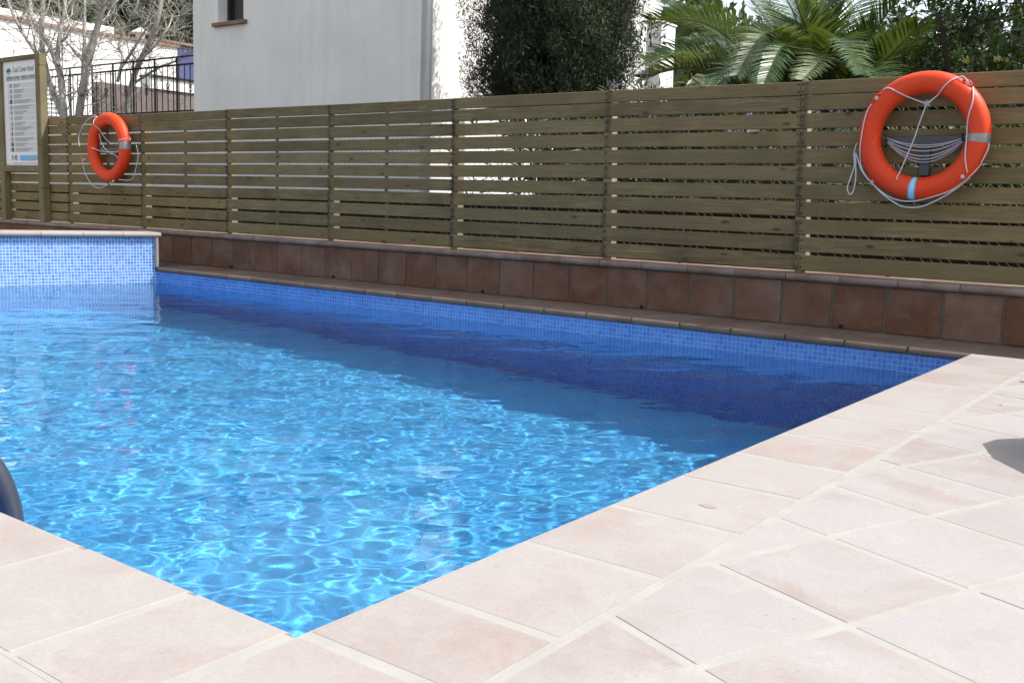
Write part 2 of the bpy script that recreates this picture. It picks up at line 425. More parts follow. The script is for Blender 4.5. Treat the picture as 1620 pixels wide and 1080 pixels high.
# ------------------------------------------------------------------ pool basin
def uv_quads(name, quads, mat, parent=None):
    """quads: list of (4 verts, 4 uvs)"""
    v = []; f = []; uvs = []
    for q, u in quads:
        b = len(v); v += q; f.append(tuple(range(b, b+4))); uvs += u
    me = bpy.data.meshes.new(name); me.from_pydata(v, [], f); me.update()
    l = me.uv_layers.new(name='UVMap')
    for i, u in enumerate(uvs): l.data[i].uv = u
    return link(name, me, mat, parent)
OV = .025
px1, py0, py1 = OV, -OV, PL+OV
lo = lambda y: lx(y) - OV
quads = []
A = (px1, py0); B = (px1, py1); C = (lo(py1), py1); D = (lo(py0), py0)
zt = -.04
quads.append(([(A[0], A[1], FLOOR), (B[0], B[1], FLOOR), (C[0], C[1], FLOOR), (D[0], D[1], FLOOR)], [A, B, C, D]))
def wallq(p, q, z0, z1):
    L = math.hypot(q[0]-p[0], q[1]-p[1])
    return ([(p[0], p[1], z0), (q[0], q[1], z0), (q[0], q[1], z1), (p[0], p[1], z1)], [(0, z0), (L, z0), (L, z1), (0, z1)])
quads += [wallq(B, A, FLOOR, zt), wallq(C, B, FLOOR, zt), wallq(A, D, FLOOR, zt), wallq(D, C, FLOOR, zt)]
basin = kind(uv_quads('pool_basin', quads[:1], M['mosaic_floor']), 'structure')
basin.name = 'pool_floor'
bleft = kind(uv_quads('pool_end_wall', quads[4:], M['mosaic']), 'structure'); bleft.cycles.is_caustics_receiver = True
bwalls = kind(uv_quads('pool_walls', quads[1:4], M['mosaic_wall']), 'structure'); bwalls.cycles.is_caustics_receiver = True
basin.cycles.is_caustics_receiver = True

# water surface with real waves
nx, ny = 960, 560
yy = np.linspace(py0-.004, py1+.004, ny); tt = np.linspace(0, 1, nx)
xl = LX0 + LD.x/LD.y*(yy-PL) - OV - .004
X = xl[:, None]*(1-tt)[None, :] + (px1+.004)*tt[None, :]; Y = np.repeat(yy[:, None], nx, 1)
Z = np.zeros_like(X)
wr = np.random.default_rng(5)
dx = X + .05*np.sin(1.7*Y+.6*X) ; dy = Y + .06*np.sin(1.3*X+1.1*Y)
for i in range(170):
    if i < 110: lam = math.exp(wr.uniform(math.log(.065), math.log(.8))); amp = .00062*lam**1.1*wr.uniform(.5, 1.5)
    else: lam = math.exp(wr.uniform(math.log(.05), math.log(.09))); amp = .00022*lam*wr.uniform(.5, 1.5)
    k = 2*math.pi/lam; th = wr.normal(2.3, .7)
    Z += amp*np.sin(k*(math.cos(th)*dx+math.sin(th)*dy)+wr.uniform(0, 6.28))
vz = np.stack([X, Y, Z+WATER], -1).reshape(-1, 3)
ix = np.arange(nx*ny).reshape(ny, nx)
wf = np.stack([ix[:-1, :-1], ix[:-1, 1:], ix[1:, 1:], ix[1:, :-1]], -1).reshape(-1, 4)
water = kind(fast_mesh('water', vz, wf, M['water'], smooth=True), 'structure')
water.cycles.is_caustics_caster = True

# ------------------------------------------------------------------ coping, deck
def nose_profile(depth, z0, z1, over=0.0):
    """(d,z) profile, nose at d=0 (towards the pool), back at d=depth"""
    r = (z1-z0)/2; pr = []
    for i in range(9):
        g = -math.pi/2 + math.pi*i/8
        pr.append((r*.9 - math.cos(g)*r*.9, (z0+z1)/2 + math.sin(g)*r))
    pr.append((depth, z1)); pr.append((depth, z0)); return pr
def coping_piece(length, depth, z0, z1):
    """local: length along +X from 0, nose at y=0, going back to +Y"""
    pr = nose_profile(depth, z0, z1); n = len(pr); m = MB(); c = .001
    rows = []
    cz = (z0+z1)/2
    for (x, s) in ((0, 1), (c, 0), (length-c, 0), (length, 1)):
        for d, z in pr:
            if s: d2 = min(max(d, c), depth-c); z2 = cz+(z-cz)*(1-2*c/(z1-z0)); rows.append((x, d2, z2))
            else: rows.append((x, d, z))
    f = []
    for i in range(3):
        for k in range(n):
            f.append((i*n+k, (i+1)*n+k, (i+1)*n+(k+1) % n, i*n+(k+1) % n))
    f.append(tuple(range(n))); f.append(tuple(range(4*n-1, 3*n-1, -1)))
    m.add(rows, f); return m
_cp = {}
def place_coping(parent, p, ang, length, depth, z0, z1, mat, name='tile'):
    key = (round(length, 4), depth, z0, z1, mat.name)
    if key not in _cp:
        me = coping_piece(length, depth, z0, z1).mesh(name); me.materials.append(mat); _cp[key] = me
        for pl in me.polygons: pl.use_smooth = False
    o = link(name, _cp[key], None, parent); o.location = (p[0], p[1], 0)
    o.rotation_euler = (0, 0, ang+random.uniform(-.002, .002)); o.location.z = random.uniform(0, .0006)
    return o
CZ0, CZ1, CW, J = -.042, 0.0, .315, .023
coping = MB()
zb0, zb1 = -.038, -.0006
coping.box(.012, .325, -.02, PL-.012, zb0, zb1)
coping.box(lx(0)-.3, .325, -.325, -.02, zb0, zb1)
coping_o = kind(coping.build('pool_coping', M['grout']), 'structure')
bl = MB(); bl.box(lx(PL)-.02, 3.2, PL-.004+.016, YW+.02, zb0, zb1); kind(bl.build('pool_ledge', M['wall_grout']), 'structure')
# right edge: nose at x=0, local +Y -> world +X
ys = [0.0, .234] + [.234+.3306*i for i in range(1, 13)]
for a_, b_ in zip(ys[:-1], ys[1:]):
    b_ = min(b_, PL+.0)
    if b_-a_ > .03:
        place_coping(coping_o, (0, b_-J/2), -math.pi/2, b_-a_-J, CW, CZ0, CZ1, M['coping_tile'])
# near edge: nose at y=0, local +Y -> world -Y
xs = [0.0, -.245] + [-.245-.333*i for i in range(1, 26)]
for a_, b_ in zip(xs[:-1], xs[1:]):
    place_coping(coping_o, (a_-J/2, 0), math.pi, a_-b_-J, CW, CZ0, CZ1, M['coping_tile'])
# corner tile
m = MB(); m.prism([(J/2, -CW), (CW, -CW), (CW, -J/2), (J/2, -J/2)], CZ0, CZ1, .004); m.build('tile', M['coping_tile'], coping_o)
# back edge: nose at y=PL, local +Y -> world +Y
x = lx(PL)+.02
while x < 3.0:
    place_coping(coping_o, (x+J*.3, PL), 0, .3265-J*.6, .468, CZ0, CZ1-.0005, M['back_tile']); x += .3265

# deck
dk = MB(); dk.box(.30, 3.2, -3, PL+.05, -.05, -.001); dk.box(-9, .299, -3, -.30, -.05, -.001)
dk.box(-13.5, lx(0)-.31, -3, 5.0, -.05, -.0011)
deck = kind(dk.build('deck', M['grout']), 'structure')
def clip(poly, n, d):
    out = []
    for i in range(len(poly)):
        a = Vector(poly[i]); b = Vector(poly[(i+1) % len(poly)])
        da = a.dot(n)-d; db = b.dot(n)-d
        if da >= 0: out.append(a)
        if (da > 0) != (db > 0) and abs(da-db) > 1e-9: out.append(a+(b-a)*(da/(da-db)))
    res = []
    for p in out:
        if not res or (p-res[-1]).length > .004: res.append(p)
    if len(res) > 1 and (res[0]-res[-1]).length < .004: res.pop()
    return res
th = math.radians(21.8); TP = .3225
ax1 = Vector((math.sin(th), math.cos(th))); ax2 = Vector((math.cos(th), -math.sin(th)))
C0 = Vector((.764, .886))
def area(p): return abs(sum(p[i].x*p[(i+1) % len(p)].y-p[(i+1) % len(p)].x*p[i].y for i in range(len(p))))/2
for i in range(-26, 22):
    for j in range(-26, 16):
        h = TP-.021
        jit = Vector((random.uniform(-.002, .002), random.uniform(-.002, .002)))
        o_ = C0 + ax1*(TP*i+.0105) + ax2*(TP*j+.0105) + jit
        sq = [o_, o_+ax2*h, o_+ax2*h+ax1*h, o_+ax1*h]
        cx = sum((p for p in sq), Vector((0, 0)))/4
        if not (-3.2 < cx.x < 2.7 and -1.7 < cx.y < 4.6): continue
        for reg in (0, 1):
            if reg == 0: p = clip(clip(sq, Vector((1, 0)), .338), Vector((0, -1)), -(PL-.012))
            else: p = clip(clip(sq, Vector((-1, 0)), -.334), Vector((0, -1)), .338)
            if len(p) < 3 or area(p) < .0008: continue
            dz = random.uniform(-.0002, .0005)
            mb = MB(); c = sum(p, Vector((0, 0)))/len(p)
            mb.prism([(q-c).to_tuple() for q in p], -.02, 0, .001)
            t = mb.build('tile', M['deck_tile'], deck, loc=(c.x, c.y, dz))

def smudge(px, py, rx, ry, mat, name, seed):
    r_ = random.Random(seed); c = at(px, py, 2, 0); n = 18; v = [(c.x, c.y, .0011)]
    for i in range(n):
        g_ = 2*math.pi*i/n; k_ = r_.uniform(.6, 1.1); v.append((c.x+math.cos(g_)*rx*k_, c.y+math.sin(g_)*ry*k_, .0011))
    m_ = MB(); m_.add(v, [(0, 1+i, 1+(i+1) % n) for i in range(n)]); return m_.build(name, mat, deck)
smudge(1118, 800, .022, .014, plain('orange_stain', (.275, .222, .182), .9), 'orange_stain', 2)
smudge(1583, 641, .006, .009, plain('dark_speck', (.10, .092, .085), .9), 'dirt_speck', 3); smudge(1617, 604, .012, .02, M['dark_bark'], 'dirt_speck', 4)

# ------------------------------------------------------------------ terrace wall with cap
tw = empty('terrace_wall', (-3.4, YW, 0))
tag(tw, 'low brown tiled wall with rounded cap running below the timber fence', 'wall')
tw.matrix_world.translation
def child(o, parent):
    """keep world coordinates of mesh built in world space"""
    o.parent = parent; o.matrix_parent_inverse = Matrix.Translation(parent.location).inverted(); return o
m = MB(); m.box(E0, E1, YW+.006, YW+.26, -.05, CAP_Z0-.001); child(m.build('core', M['wall_grout']), tw)
TPW = .3055
for i in range(-42, 9):
    x0 = .0456 + TPW*i
    if x0 < E0 or x0+TPW > E1: continue
    mb = MB(); mb.box(0, TPW-.014, 0, .02, 0, CAP_Z0-.012, .003)
    t = mb.build('tile', M['wall_tile']) if i == -42 or 'wt' not in globals() else link('tile', wt, None)
    wt = t.data
    t.location = (x0+.007, YW+random.uniform(-.003, .002), .005); child(t, tw)
for i in range(0, 52):
    x0 = E0 + .325*i
    o = place_coping(None, (x0+.002, YW-.032), 0, .321, .30, CAP_Z0, CAP_Z1, M['cap_tile'], 'cap_tile'); child(o, tw)
for px, py in ((366, 423), (527, 440), (763, 463), (1015, 489), (1330, 520)):
    p = at(px, py, 1, YW-.004)
    mb = MB(); mb.tube([(p.x, YW-.006, .018), (p.x, YW+.03, .018)], .013, 10); child(mb.build('weep_hole', M['black']), tw)

# ------------------------------------------------------------------ raised mosaic wall at the left end of the pool
rw = empty('raised_pool_wall', (LX0, PL, 0))
tag(rw, 'low wall faced in pale blue mosaic rising from the far left pool edge', 'wall')
nrm = Vector((LD.y, -LD.x)) * -1      # pointing to +X (pool side)
P0 = Vector((LX0, PL)); P1 = P0 + LD*7.0
bk = -nrm*.30
def q3(p, z): return (p.x, p.y, z)
RZ = CAP_Z0
face0 = P0 - nrm*OV; face1 = P1 - nrm*OV
L = 7.0
ml = [([q3(face1, zt), q3(face0, zt), q3(face0, RZ), q3(face1, RZ)], [(0, zt), (L, zt), (L, RZ), (0, RZ)])]
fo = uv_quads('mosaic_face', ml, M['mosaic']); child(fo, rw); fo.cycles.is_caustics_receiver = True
m = MB()
poly = [face0-nrm*.004, face0+bk, face1+bk, face1-nrm*.004]
m.prism([p.to_tuple() for p in reversed(poly)], -.05, RZ-.002); child(m.build('core', M['stucco']), rw)
ang = math.atan2(LD.y, LD.x)
# coping: nose towards the pool (local -Y), local +X along the wall from near to far end
n_c = 21
for i in range(n_c):
    s0 = -.05 + .335*i
    p = P0 + LD*(s0+.333) + nrm*.012
    a2 = math.atan2(-LD.y, -LD.x)
    o = place_coping(None, p, a2, .331, .35, CAP_Z0, CAP_Z1, M['coping_tile'], 'cap_tile'); child(o, rw)
m = MB(); tp = P0 - nrm*.012 - LD*.012
m.tube([(tp.x, tp.y, .0005), (tp.x, tp.y, CAP_Z0-.001)], .017, 12); child(m.build('corner_trim', M['coping_tile'], smooth=False), rw)

# ------------------------------------------------------------------ timber fence
fence = empty('timber_fence', (-3.4, YF, CAP_Z1))
tag(fence, 'weathered horizontal board fence on top of the brown tiled wall', 'fence')
rows = [(1.3485, 1.427), (1.257, 1.3425), (1.155, 1.2415), (1.053, 1.1395), (.950, 1.037), (.847, .934), (.744, .8305), (.640, .7275), (.536, .6235), (.432, .5195), (.3235, .416)]
posts = [POST_X0 + POST_P*k for k in range(3, -10, -1)]
post_lean = {0: .065, -1: .045, -2: .016}
for k in range(3, -10, -1):
    xc = POST_X0 + POST_P*k; ln = post_lean.get(k, .005)
    mb = MB()
    b0 = .034
    mb.add([(xc+ln/2-b0, YF+.026, CAP_Z1+.001), (xc+ln/2+b0, YF+.026, CAP_Z1+.001), (xc+ln/2+b0, YF+.092, CAP_Z1+.001), (xc+ln/2-b0, YF+.092, CAP_Z1+.001),
            (xc-ln/2-b0, YF+.026, 1.415), (xc-ln/2+b0, YF+.026, 1.415), (xc-ln/2+b0, YF+.092, 1.415), (xc-ln/2-b0, YF+.092, 1.415)],
           [(0, 3, 2, 1), (4, 5, 6, 7), (0, 1, 5, 4), (1, 2, 6, 5), (2, 3, 7, 6), (3, 0, 4, 7)])
    child(mb.build('post', M['post']), fence)
nail = MB(); stain_done = []
joints = [3, 2, 0, -2, -4, -6, -8, -9]        # post numbers where boards butt
for ri, (z0, z1) in enumerate(rows):
    for a_, b_ in zip(joints[1:], joints[:-1]):
        lnA = post_lean.get(a_, .005); lnB = post_lean.get(b_, .005); zf = ((z0+z1)/2-.31)/1.1-.5
        xa = POST_X0+POST_P*a_ - lnA*zf + .0015; xb = POST_X0+POST_P*b_ - lnB*zf - .0015
        mb = MB(); w = xb-xa; h = z1-z0
        # gently warped board
        ns = 8; v = []; f = []
        sag = random.uniform(-.004, .004); t0 = random.uniform(-.003, .003); t1 = random.uniform(-.003, .003); yo = random.uniform(-.0025, .0025)
        for s in range(ns+1):
            u = s/ns; dz = sag*4*u*(1-u)+t0*(1-u)+t1*u; xx = xa+w*u; by = yo + .002*math.sin(u*9+ri*2+a_)
            c = .003
            for (yy_, zz_) in ((0, c), (c, 0), (.021, 0), (.021, h), (c, h), (0, h-c)):
                v.append((xx-(xa+xb)/2, YF+by+yy_, z0+dz+zz_))
        for s in range(ns):
            for q in range(6): f.append((s*6+q, (s+1)*6+q, (s+1)*6+(q+1) % 6, s*6+(q+1) % 6))
        f.append(tuple(range(5, -1, -1))); f.append(tuple(range(ns*6, ns*6+6)))
        mb.add(v, f); o = mb.build('board', M['board'], loc=((xa+xb)/2, 0, 0)); child(o, fence)
    for k in range(3, -10, -1):
        ln = post_lean.get(k, .005)
        for zz_ in (.22, .78):
            z = z0+(z1-z0)*zz_; zf = (z-.31)/1.1-.5; xn = POST_X0+POST_P*k-ln*zf
            for sx in ((-.013, .013) if k in joints else (0,)):
                nail.tube([(xn+sx, YF-.0045, z), (xn+sx, YF+.01, z)], .0048, 6)
child(kind(nail.build('nails', plain('rusty_nail', (.02, .015, .012), .7, .3)), 'stuff'), fence)
wm = MB(); z0, z1 = .33, 1.38; hgt = z1-z0; yw_ = YF+.125
x = E0-1
while x < E1:
    for sgn in (1, -1):
        xa = x; xb = x+sgn*hgt
        wm.tube([(xa, yw_+sgn*.0015, z0), (xb, yw_+sgn*.0015, z1)], .0009, 3, False)
    x += .05
child(kind(wm.build('wire_mesh', M['galv']), 'stuff'), fence)
for k in range(-10, 3):
    x = POST_X0 + POST_P*k + POST_P*.38
    mb = MB(); mb.tube([(x, yw_+.03, .1), (x, yw_+.03, 1.40)], .014, 8); child(mb.build('mesh_pole', M['bracket']), fence)

m = MB()
for i in range(30):
    x0 = E0+.56*i; hh = .715+random.uniform(-.012, .012); m.box(x0+.003, x0+.557, 5.36, 5.56, .2, hh, .008)
gw = m.build('garden_wall', M['dark_stone']); tag(gw, 'dark low garden wall right behind the timber fence', 'wall')
# ------------------------------------------------------------------ life rings
def ring_mesh(R, r, depth):
    m = MB(); nu, nv = 56, 20; v = []; f = []
    for i in range(nu):
        a = 2*math.pi*i/nu
        for j in range(nv):
            b = 2*math.pi*j/nv; q = R + r*math.cos(b)
            v.append((math.cos(a)*q, depth*math.sin(b), math.sin(a)*q))
    for i in range(nu):
        for j in range(nv):
            f.append((i*nv+j, i*nv+(j+1) % nv, ((i+1) % nu)*nv+(j+1) % nv, ((i+1) % nu)*nv+j))
    m.add(v, f); return m
def smooth_path(pts, n=8):
    out = []
    P = [Vector(p) for p in pts]
    for i in range(len(P)-1):
        p0 = P[max(i-1, 0)]; p1 = P[i]; p2 = P[i+1]; p3 = P[min(i+2, len(P)-1)]
        for k in range(n):
            t = k/n
            out.append(.5*((2*p1)+(p2-p0)*t+(2*p0-5*p1+4*p2-p3)*t*t+(3*p1-p0-3*p2+p3)*t**3))
    out.append(P[-1]); return out
RR, Rr, Rd = .283, .061, .058
def surf_y(x, z, lift=.006):
    """front surface of the ring at local x,z"""
    d = (math.hypot(x, z)-RR)/Rr
    return -Rd*math.sqrt(max(0, 1-d*d))-lift if abs(d) < 1 else None
def rope(pts, r, mat, parent, yfree=-.02, name='grab_rope'):
    sp = smooth_path([(p[0], 0, p[1]) for p in pts], 10)
    q = []
    for p in sp:
        y = surf_y(p.x, p.z); q.append((p.x, y if y is not None else yfree, p.z))
    # relax the y jumps
    for _ in range(3):
        q = [q[0]]+[(q[i][0], min(q[i][1], (q[i-1][1]+2*q[i][1]+q[i+1][1])/4), q[i][2]) for i in range(1, len(q)-1)]+[q[-1]]
    mb = MB(); mb.tube(q, r, 6); return mb.build(name, mat, parent, smooth=True)
def band(parent, ang, half, mat, name, scale=1.012):
    m = MB(); nu, nv = 6, 20; v = []; f = []
    for i in range(nu+1):
        a = ang-half+2*half*i/nu
        for j in range(nv):
            b = 2*math.pi*j/nv; q = RR + Rr*scale*math.cos(b)
            v.append((math.cos(a)*q, Rd*scale*math.sin(b), math.sin(a)*q))
    for i in range(nu):
        for j in range(nv): f.append((i*nv+j, i*nv+(j+1) % nv, (i+1)*nv+(j+1) % nv, (i+1)*nv+j))
    m.add(v, f); return m.build(name, mat, parent, smooth=True)
def make_ring(loc, label, ropes, bands, pins, free=-.03):
    t = empty('life_ring', loc); tag(t, label, 'life ring', 'orange life rings hanging on the fence')
    body = ring_mesh(RR, Rr, Rd).build('ring_body', M['orange'], t, smooth=True)
    for pts in ropes: rope(pts, .0037, M['rope'], t, free)
    for ang, half, mat in bands: band(t, math.radians(ang), math.radians(half), M[mat], 'reflective_band', 1.012 if mat != 'blue_tape' else 1.02)
    for (x, z) in pins:
        y = surf_y(x, z, 0) or -.03
        mb = MB(); mb.tube([(x, y+.012, z), (x, y-.006, z), (x, y-.009, z)], [.011, .011, .006], 10)
        mb.build('rope_clip', M['rope'], t, smooth=True)
        mb = MB(); d = Vector((x, 0, z)).normalized(); s = Vector((-d.z, 0, d.x)); arc = []
        for i in range(9):
            g = math.pi*i/8; arc.append(Vector((x, y-.002, z))+s*(.028*math.cos(g))+d*(.016*math.sin(g)-.004))
        mb.tube(arc, .006, 6); mb.build('clip_recess', M['orange'], t, smooth=True)
    return t
K = .344/103.0/4.153
def L4(pts): return [((x-672)*K, -(y-505)*K) for x, y in pts]
RY = YF-.088
make_ring((-.435, RY, 1.094), 'large bright orange life ring at the right end of the fence',
    [L4([(405, 195), (450, 190), (560, 245), (690, 298)]), L4([(690, 298), (760, 240), (830, 165), (890, 130), (925, 150), (945, 185)]),
     L4([(690, 300), (660, 400), (630, 520), (590, 640), (550, 757), (545, 800)]),
     L4([(968, 200), (985, 290), (962, 420), (965, 560), (972, 660), (990, 748)]),
     L4([(335, 290), (305, 350), (288, 480), (278, 620), (285, 700), (330, 780), (420, 865), (520, 925), (640, 942), (760, 915), (880, 870), (960, 810), (1040, 720), (1092, 610), (1098, 560)]),
     L4([(350, 800), (430, 880), (520, 945), (600, 980), (700, 978), (800, 935), (900, 870), (1000, 780)]),
     L4([(245, 548), (232, 620), (240, 700), (222, 780), (203, 860), (225, 902), (246, 880), (256, 800), (250, 700), (243, 620), (290, 730), (345, 800)])],
    [(-3, 4.2, 'reflect'), (-94, 4.2, 'reflect'), (-94, 2.6, 'blue_tape')],
    L4([(935, 175), (365, 250), (372, 808), (962, 775)]))
# frayed knot of the grab line
mb = MB(); kx, kz = L4([(690, 300)])[0]
for i in range(46):
    d = Vector((random.gauss(0, 1), random.gauss(0, .7), random.gauss(0, 1))).normalized(); r = random.uniform(.012, .026)
    p = Vector((kx, -.03, kz)); mb.tube([p, p+d*r*.6+Vector((0, 0, .002)), p+d*r], [.0022, .0016, .0009], 4)
mb.build('rope_knot', M['rope'], [o for o in bpy.data.objects if o.name.startswith('life_ring')][0])
KL = .344/54.0/4.908
def L5(pts):   # the far ring: crop pixels, foreshortened sideways
    return [((x-212)*.00300, -(y-355)*KL) for x, y in pts]
make_ring((-8.29, RY, 1.10), 'smaller looking orange life ring beside the notice board',
    [L5([(148, 108), (95, 150), (50, 240), (42, 300), (48, 345)]), L5([(150, 110), (158, 180), (185, 245), (215, 300), (255, 332), (300, 310), (345, 285)]),
     L5([(172, 250), (180, 310), (205, 370), (245, 400), (290, 440)]), L5([(130, 360), (180, 385), (240, 392), (290, 385)]),
     L5([(60, 440), (68, 510), (90, 590), (130, 655), (165, 668), (210, 645), (245, 612)]),
     L5([(385, 345), (395, 420), (380, 520), (362, 590), (330, 605), (280, 600)])],
    [(3, 6.5, 'reflect')], L5([(150, 125), (345, 300), (250, 612), (75, 450)]))
def bracket(x, z, label, coil_pts):
    t = empty('ring_bracket', (x, YF-.002, z)); tag(t, label, 'bracket', 'steel brackets that carry the life rings')
    m = MB(); m.box(-.215, .215, -.034, -.028, -.024, .024, .002); m.build('cross_bar', M['bracket'], t)
    m = MB(); m.box(-.027, .027, -.027, -.002, -.19, .0235, .002); m.build('upright', M['bracket'], t)
    for sx in (-1, 1):
        m = MB(); m.tube([(sx*.2, -.034, 0), (sx*.2, -.075, -.004), (sx*.2, -.1, .03)], .008, 8); m.build('hook', M['bracket'], t)
bracket(-.43, 1.094-.02, 'grey steel bracket behind the life ring at the right', None)
bracket(-8.28, 1.10-.03, 'grey steel bracket behind the life ring beside the notice board', None)
def coil(x, z, label, n, sag):
    t = None; mb = MB()
    for i in range(n):
        s = sag*(.35+.65*i/max(1, n-1)) ; o_ = random.uniform(-.006, .006)
        pts = []
        for k in range(17):
            u = -1+k/8; pts.append((.222*u, -.045-.006*(i % 3)-.004*random.random(), .022-.006*(i % 4)+o_ - s*(1-u*u)))
        mb.tube(pts, .0036, 6)
    o = mb.build('rope_coil', M['coil'], None, smooth=True, loc=(x, YF-.002, z)); tag(o, label, 'rope', 'coiled throwing lines on the brackets'); return o
coil(-.43, 1.077, 'grey throwing line looped over the bracket inside the right life ring', 7, .135)
coil(-8.28, 1.078, 'thin throwing line on the bracket inside the far left life ring', 3, .05)

# ------------------------------------------------------------------ notice board
nb = empty('notice_board', (-10.1, 4.80, CAP_Z1)); tag(nb, 'tall wooden framed notice board with white rules sheet at left', 'notice board')
yb = 4.768
def wbox(x0, x1, y0, y1, z0, z1, name, mat, bev=.004):
    m = MB(); m.box(x0, x1, y0, y1, z0, z1, bev); return child(m.build(name, mat), nb)
wbox(-9.695, -9.60, yb, yb+.08, CAP_Z1+.001, 2.105, 'post', M['sign_wood'])
wbox(-10.53, -10.44, yb, yb+.08, CAP_Z1+.001, 2.105, 'post', M['sign_wood'])
wbox(-10.4385, -9.6965, yb+.004, yb+.07, 2.055, 2.104, 'top_rail', M['sign_wood'])
wbox(-10.4385, -9.6965, yb+.004, yb+.07, .85, .918, 'bottom_rail', M['sign_wood'])
pan = wbox(-10.4385, -9.6965, yb+.03, yb+.045, .9195, 2.0535, 'panel', M['panel'], 0)
YP = yb+.0285
def flat(x0, x1, z0, z1, name, mat, lift=0.0, parent=None):
    m = MB(); y = YP-lift; m.box(x0, x1, y, y+.001, z0, z1); o = m.build(name, mat); 
    o.parent = pan; return o
X0p, X1p = -10.42, -9.715
def pz(y): # pixel row (of the 64px crops, y from 92 to 262) to height
    return 2.055 - (y-92)/(262-92)*1.137
def pxx(x): return -10.43 + (x-3)/(57-3)*.735
rows_y = [128, 137, 145.5, 154, 163.5, 172, 181, 190, 198, 206.5, 215.5, 224, 232.5]
row_txt = [(1, .35), (1, .55), (1, .4), (1, .95), (1, .9), (1, .6), (1, .4), (1, .55), (1, .85), (1, .55), (1, .85), (1, .6), (1, .98)]
for i, y in enumerate(rows_y):
    flat(pxx(9), pxx(55), pz(y+7.4), pz(y), 'rule_row', M['row'], 0)
    m = MB()
    for k in range(4):
        zz = pz(y+1.2+k*1.6); w = row_txt[i][1]*(1 if k < 2 else .8)*random.uniform(.75, 1)
        x = pxx(19)
        xe = pxx(19)+(pxx(54)-pxx(19))*w
        while x < xe:
            ww = random.uniform(.012, .035); m.box(x, min(x+ww, xe), YP-.0012, YP-.0004, zz-.0032, zz+.0032); x += ww+.007
    reparent = m.build('rule_text', M['ink_soft']); reparent.parent = pan
    # pictogram: figure or sign
    m = MB(); cx_ = pxx(14.5); cz_ = pz(y+3.7); mt = M['ink']
    if i in (0, 9):
        arc = [(cx_+.014*math.cos(g*.3927), YP-.002, cz_+.02*math.sin(g*.3927)) for g in range(17)]
        m.tube(arc, .0028, 4); m.tube([(cx_-.008, YP-.002, cz_-.014), (cx_+.008, YP-.002, cz_+.014)], .0024, 4); mt = M['ink_red'] if i == 9 else M['ink_soft']
    elif i in (3, 11, 12):
        for dx_ in (-.022, 0, .02): m.tube([(cx_+dx_, YP-.002, cz_-.02), (cx_+dx_*.8, YP-.002, cz_+.012)], .004, 4); m.tube([(cx_+dx_*.8, YP-.002, cz_+.014), (cx_+dx_*.8, YP-.002, cz_+.022)], .005, 4)
    else:
        m.tube([(cx_, YP-.002, cz_-.02), (cx_+.004, YP-.002, cz_), (cx_-.002, YP-.002, cz_+.012)], .004, 4); m.tube([(cx_-.002, YP-.002, cz_+.015), (cx_-.002, YP-.002, cz_+.022)], .005, 4)
        m.tube([(cx_-.01, YP-.002, cz_-.004), (cx_+.012, YP-.002, cz_+.002)], .0025, 4); mt = M['ink'] if i % 3 else M['ink_soft']
    q = m.build('pictogram', mt); q.parent = pan
flat(pxx(25), pxx(54.5), pz(254), pz(245), 'depth_diagram', M['print_blue'], .0002)
m = MB(); m.add([(pxx(27), YP-.0013, pz(254)), (pxx(54.5), YP-.0013, pz(254)), (pxx(54.5), YP-.0013, pz(248.2)), (pxx(42), YP-.0013, pz(249.5)), (pxx(32), YP-.0013, pz(252.8))], [(0, 1, 2, 3, 4)])
q = m.build('depth_slope', M['print_slope']); q.parent = pan
for cx_, mt in ((14, 'ink_soft'), (19.5, 'ink')):
    m = MB(); arc = [(pxx(cx_)+.02*math.cos(g*.3927), YP-.002, pz(249)+.025*math.sin(g*.3927)) for g in range(17)]; m.tube(arc, .0042, 5)
    q = m.build('pictogram', M[mt]); q.parent = pan
def text(body, x, z, size, mat, name, shear=0, align='LEFT', width=None):
    cu = bpy.data.curves.new(name, 'FONT'); cu.body = body; cu.size = size; cu.shear = shear; cu.extrude = .0004; cu.align_x = align
    o = bpy.data.objects.new('tmp', cu); COL.objects.link(o)
    dg = bpy.context.evaluated_depsgraph_get(); me = bpy.data.meshes.new_from_object(o.evaluated_get(dg)); bpy.data.objects.remove(o)
    if width:
        xs_ = [q.co.x for q in me.vertices]; k = width/(max(xs_)-min(xs_))
        for q in me.vertices: q.co.x *= k
    me.name = name; me.materials.clear(); me.materials.append(mat)
    R4 = Matrix.Translation((x, YP-.0012, z)) @ Matrix.Rotation(math.pi/2, 4, 'X'); me.transform(R4)
    q = bpy.data.objects.new(name, me); COL.objects.link(q); q.parent = pan; return q
text('Casal Center Hotel', pxx(17.5), pz(110), .085, M['ink_soft'], 'heading', .35, width=.455)
text('NORMES DE LA PISCINA - NORMAS DE LA PISCINA', pxx(7.5), pz(120.3), .04, M['ink'], 'title_line', width=.615)
text('SWIMMING POOL RULES - REGLEMENT DE PISCINE', pxx(7.5), pz(123.6), .03, M['ink_soft'], 'title_line', width=.615)
m = MB()
for k, (mt) in enumerate((0, 1)):
    pass
m.add([(pxx(8), YP-.002, pz(110)), (pxx(15.5), YP-.002, pz(109)), (pxx(14.2), YP-.002, pz(104)), (pxx(11), YP-.002, pz(102.5)), (pxx(8.3), YP-.002, pz(105.5))], [(0, 1, 2, 3, 4)])
m.add([(pxx(8.5), YP-.002, pz(113.5)), (pxx(14.8), YP-.002, pz(111.5)), (pxx(15.2), YP-.002, pz(110.8)), (pxx(11), YP-.002, pz(111.4))], [(0, 1, 2, 3)])
q = m.build('emblem', M['print_green']); q.parent = pan
m = MB(); x = pxx(13)
while x < pxx(56):
    ww = random.uniform(.012, .03); m.box(x, x+ww, YP-.0012, YP-.0004, pz(258.6), pz(257.8)); x += ww+.006
q = m.build('footer_text', M['ink_soft']); q.parent = pan

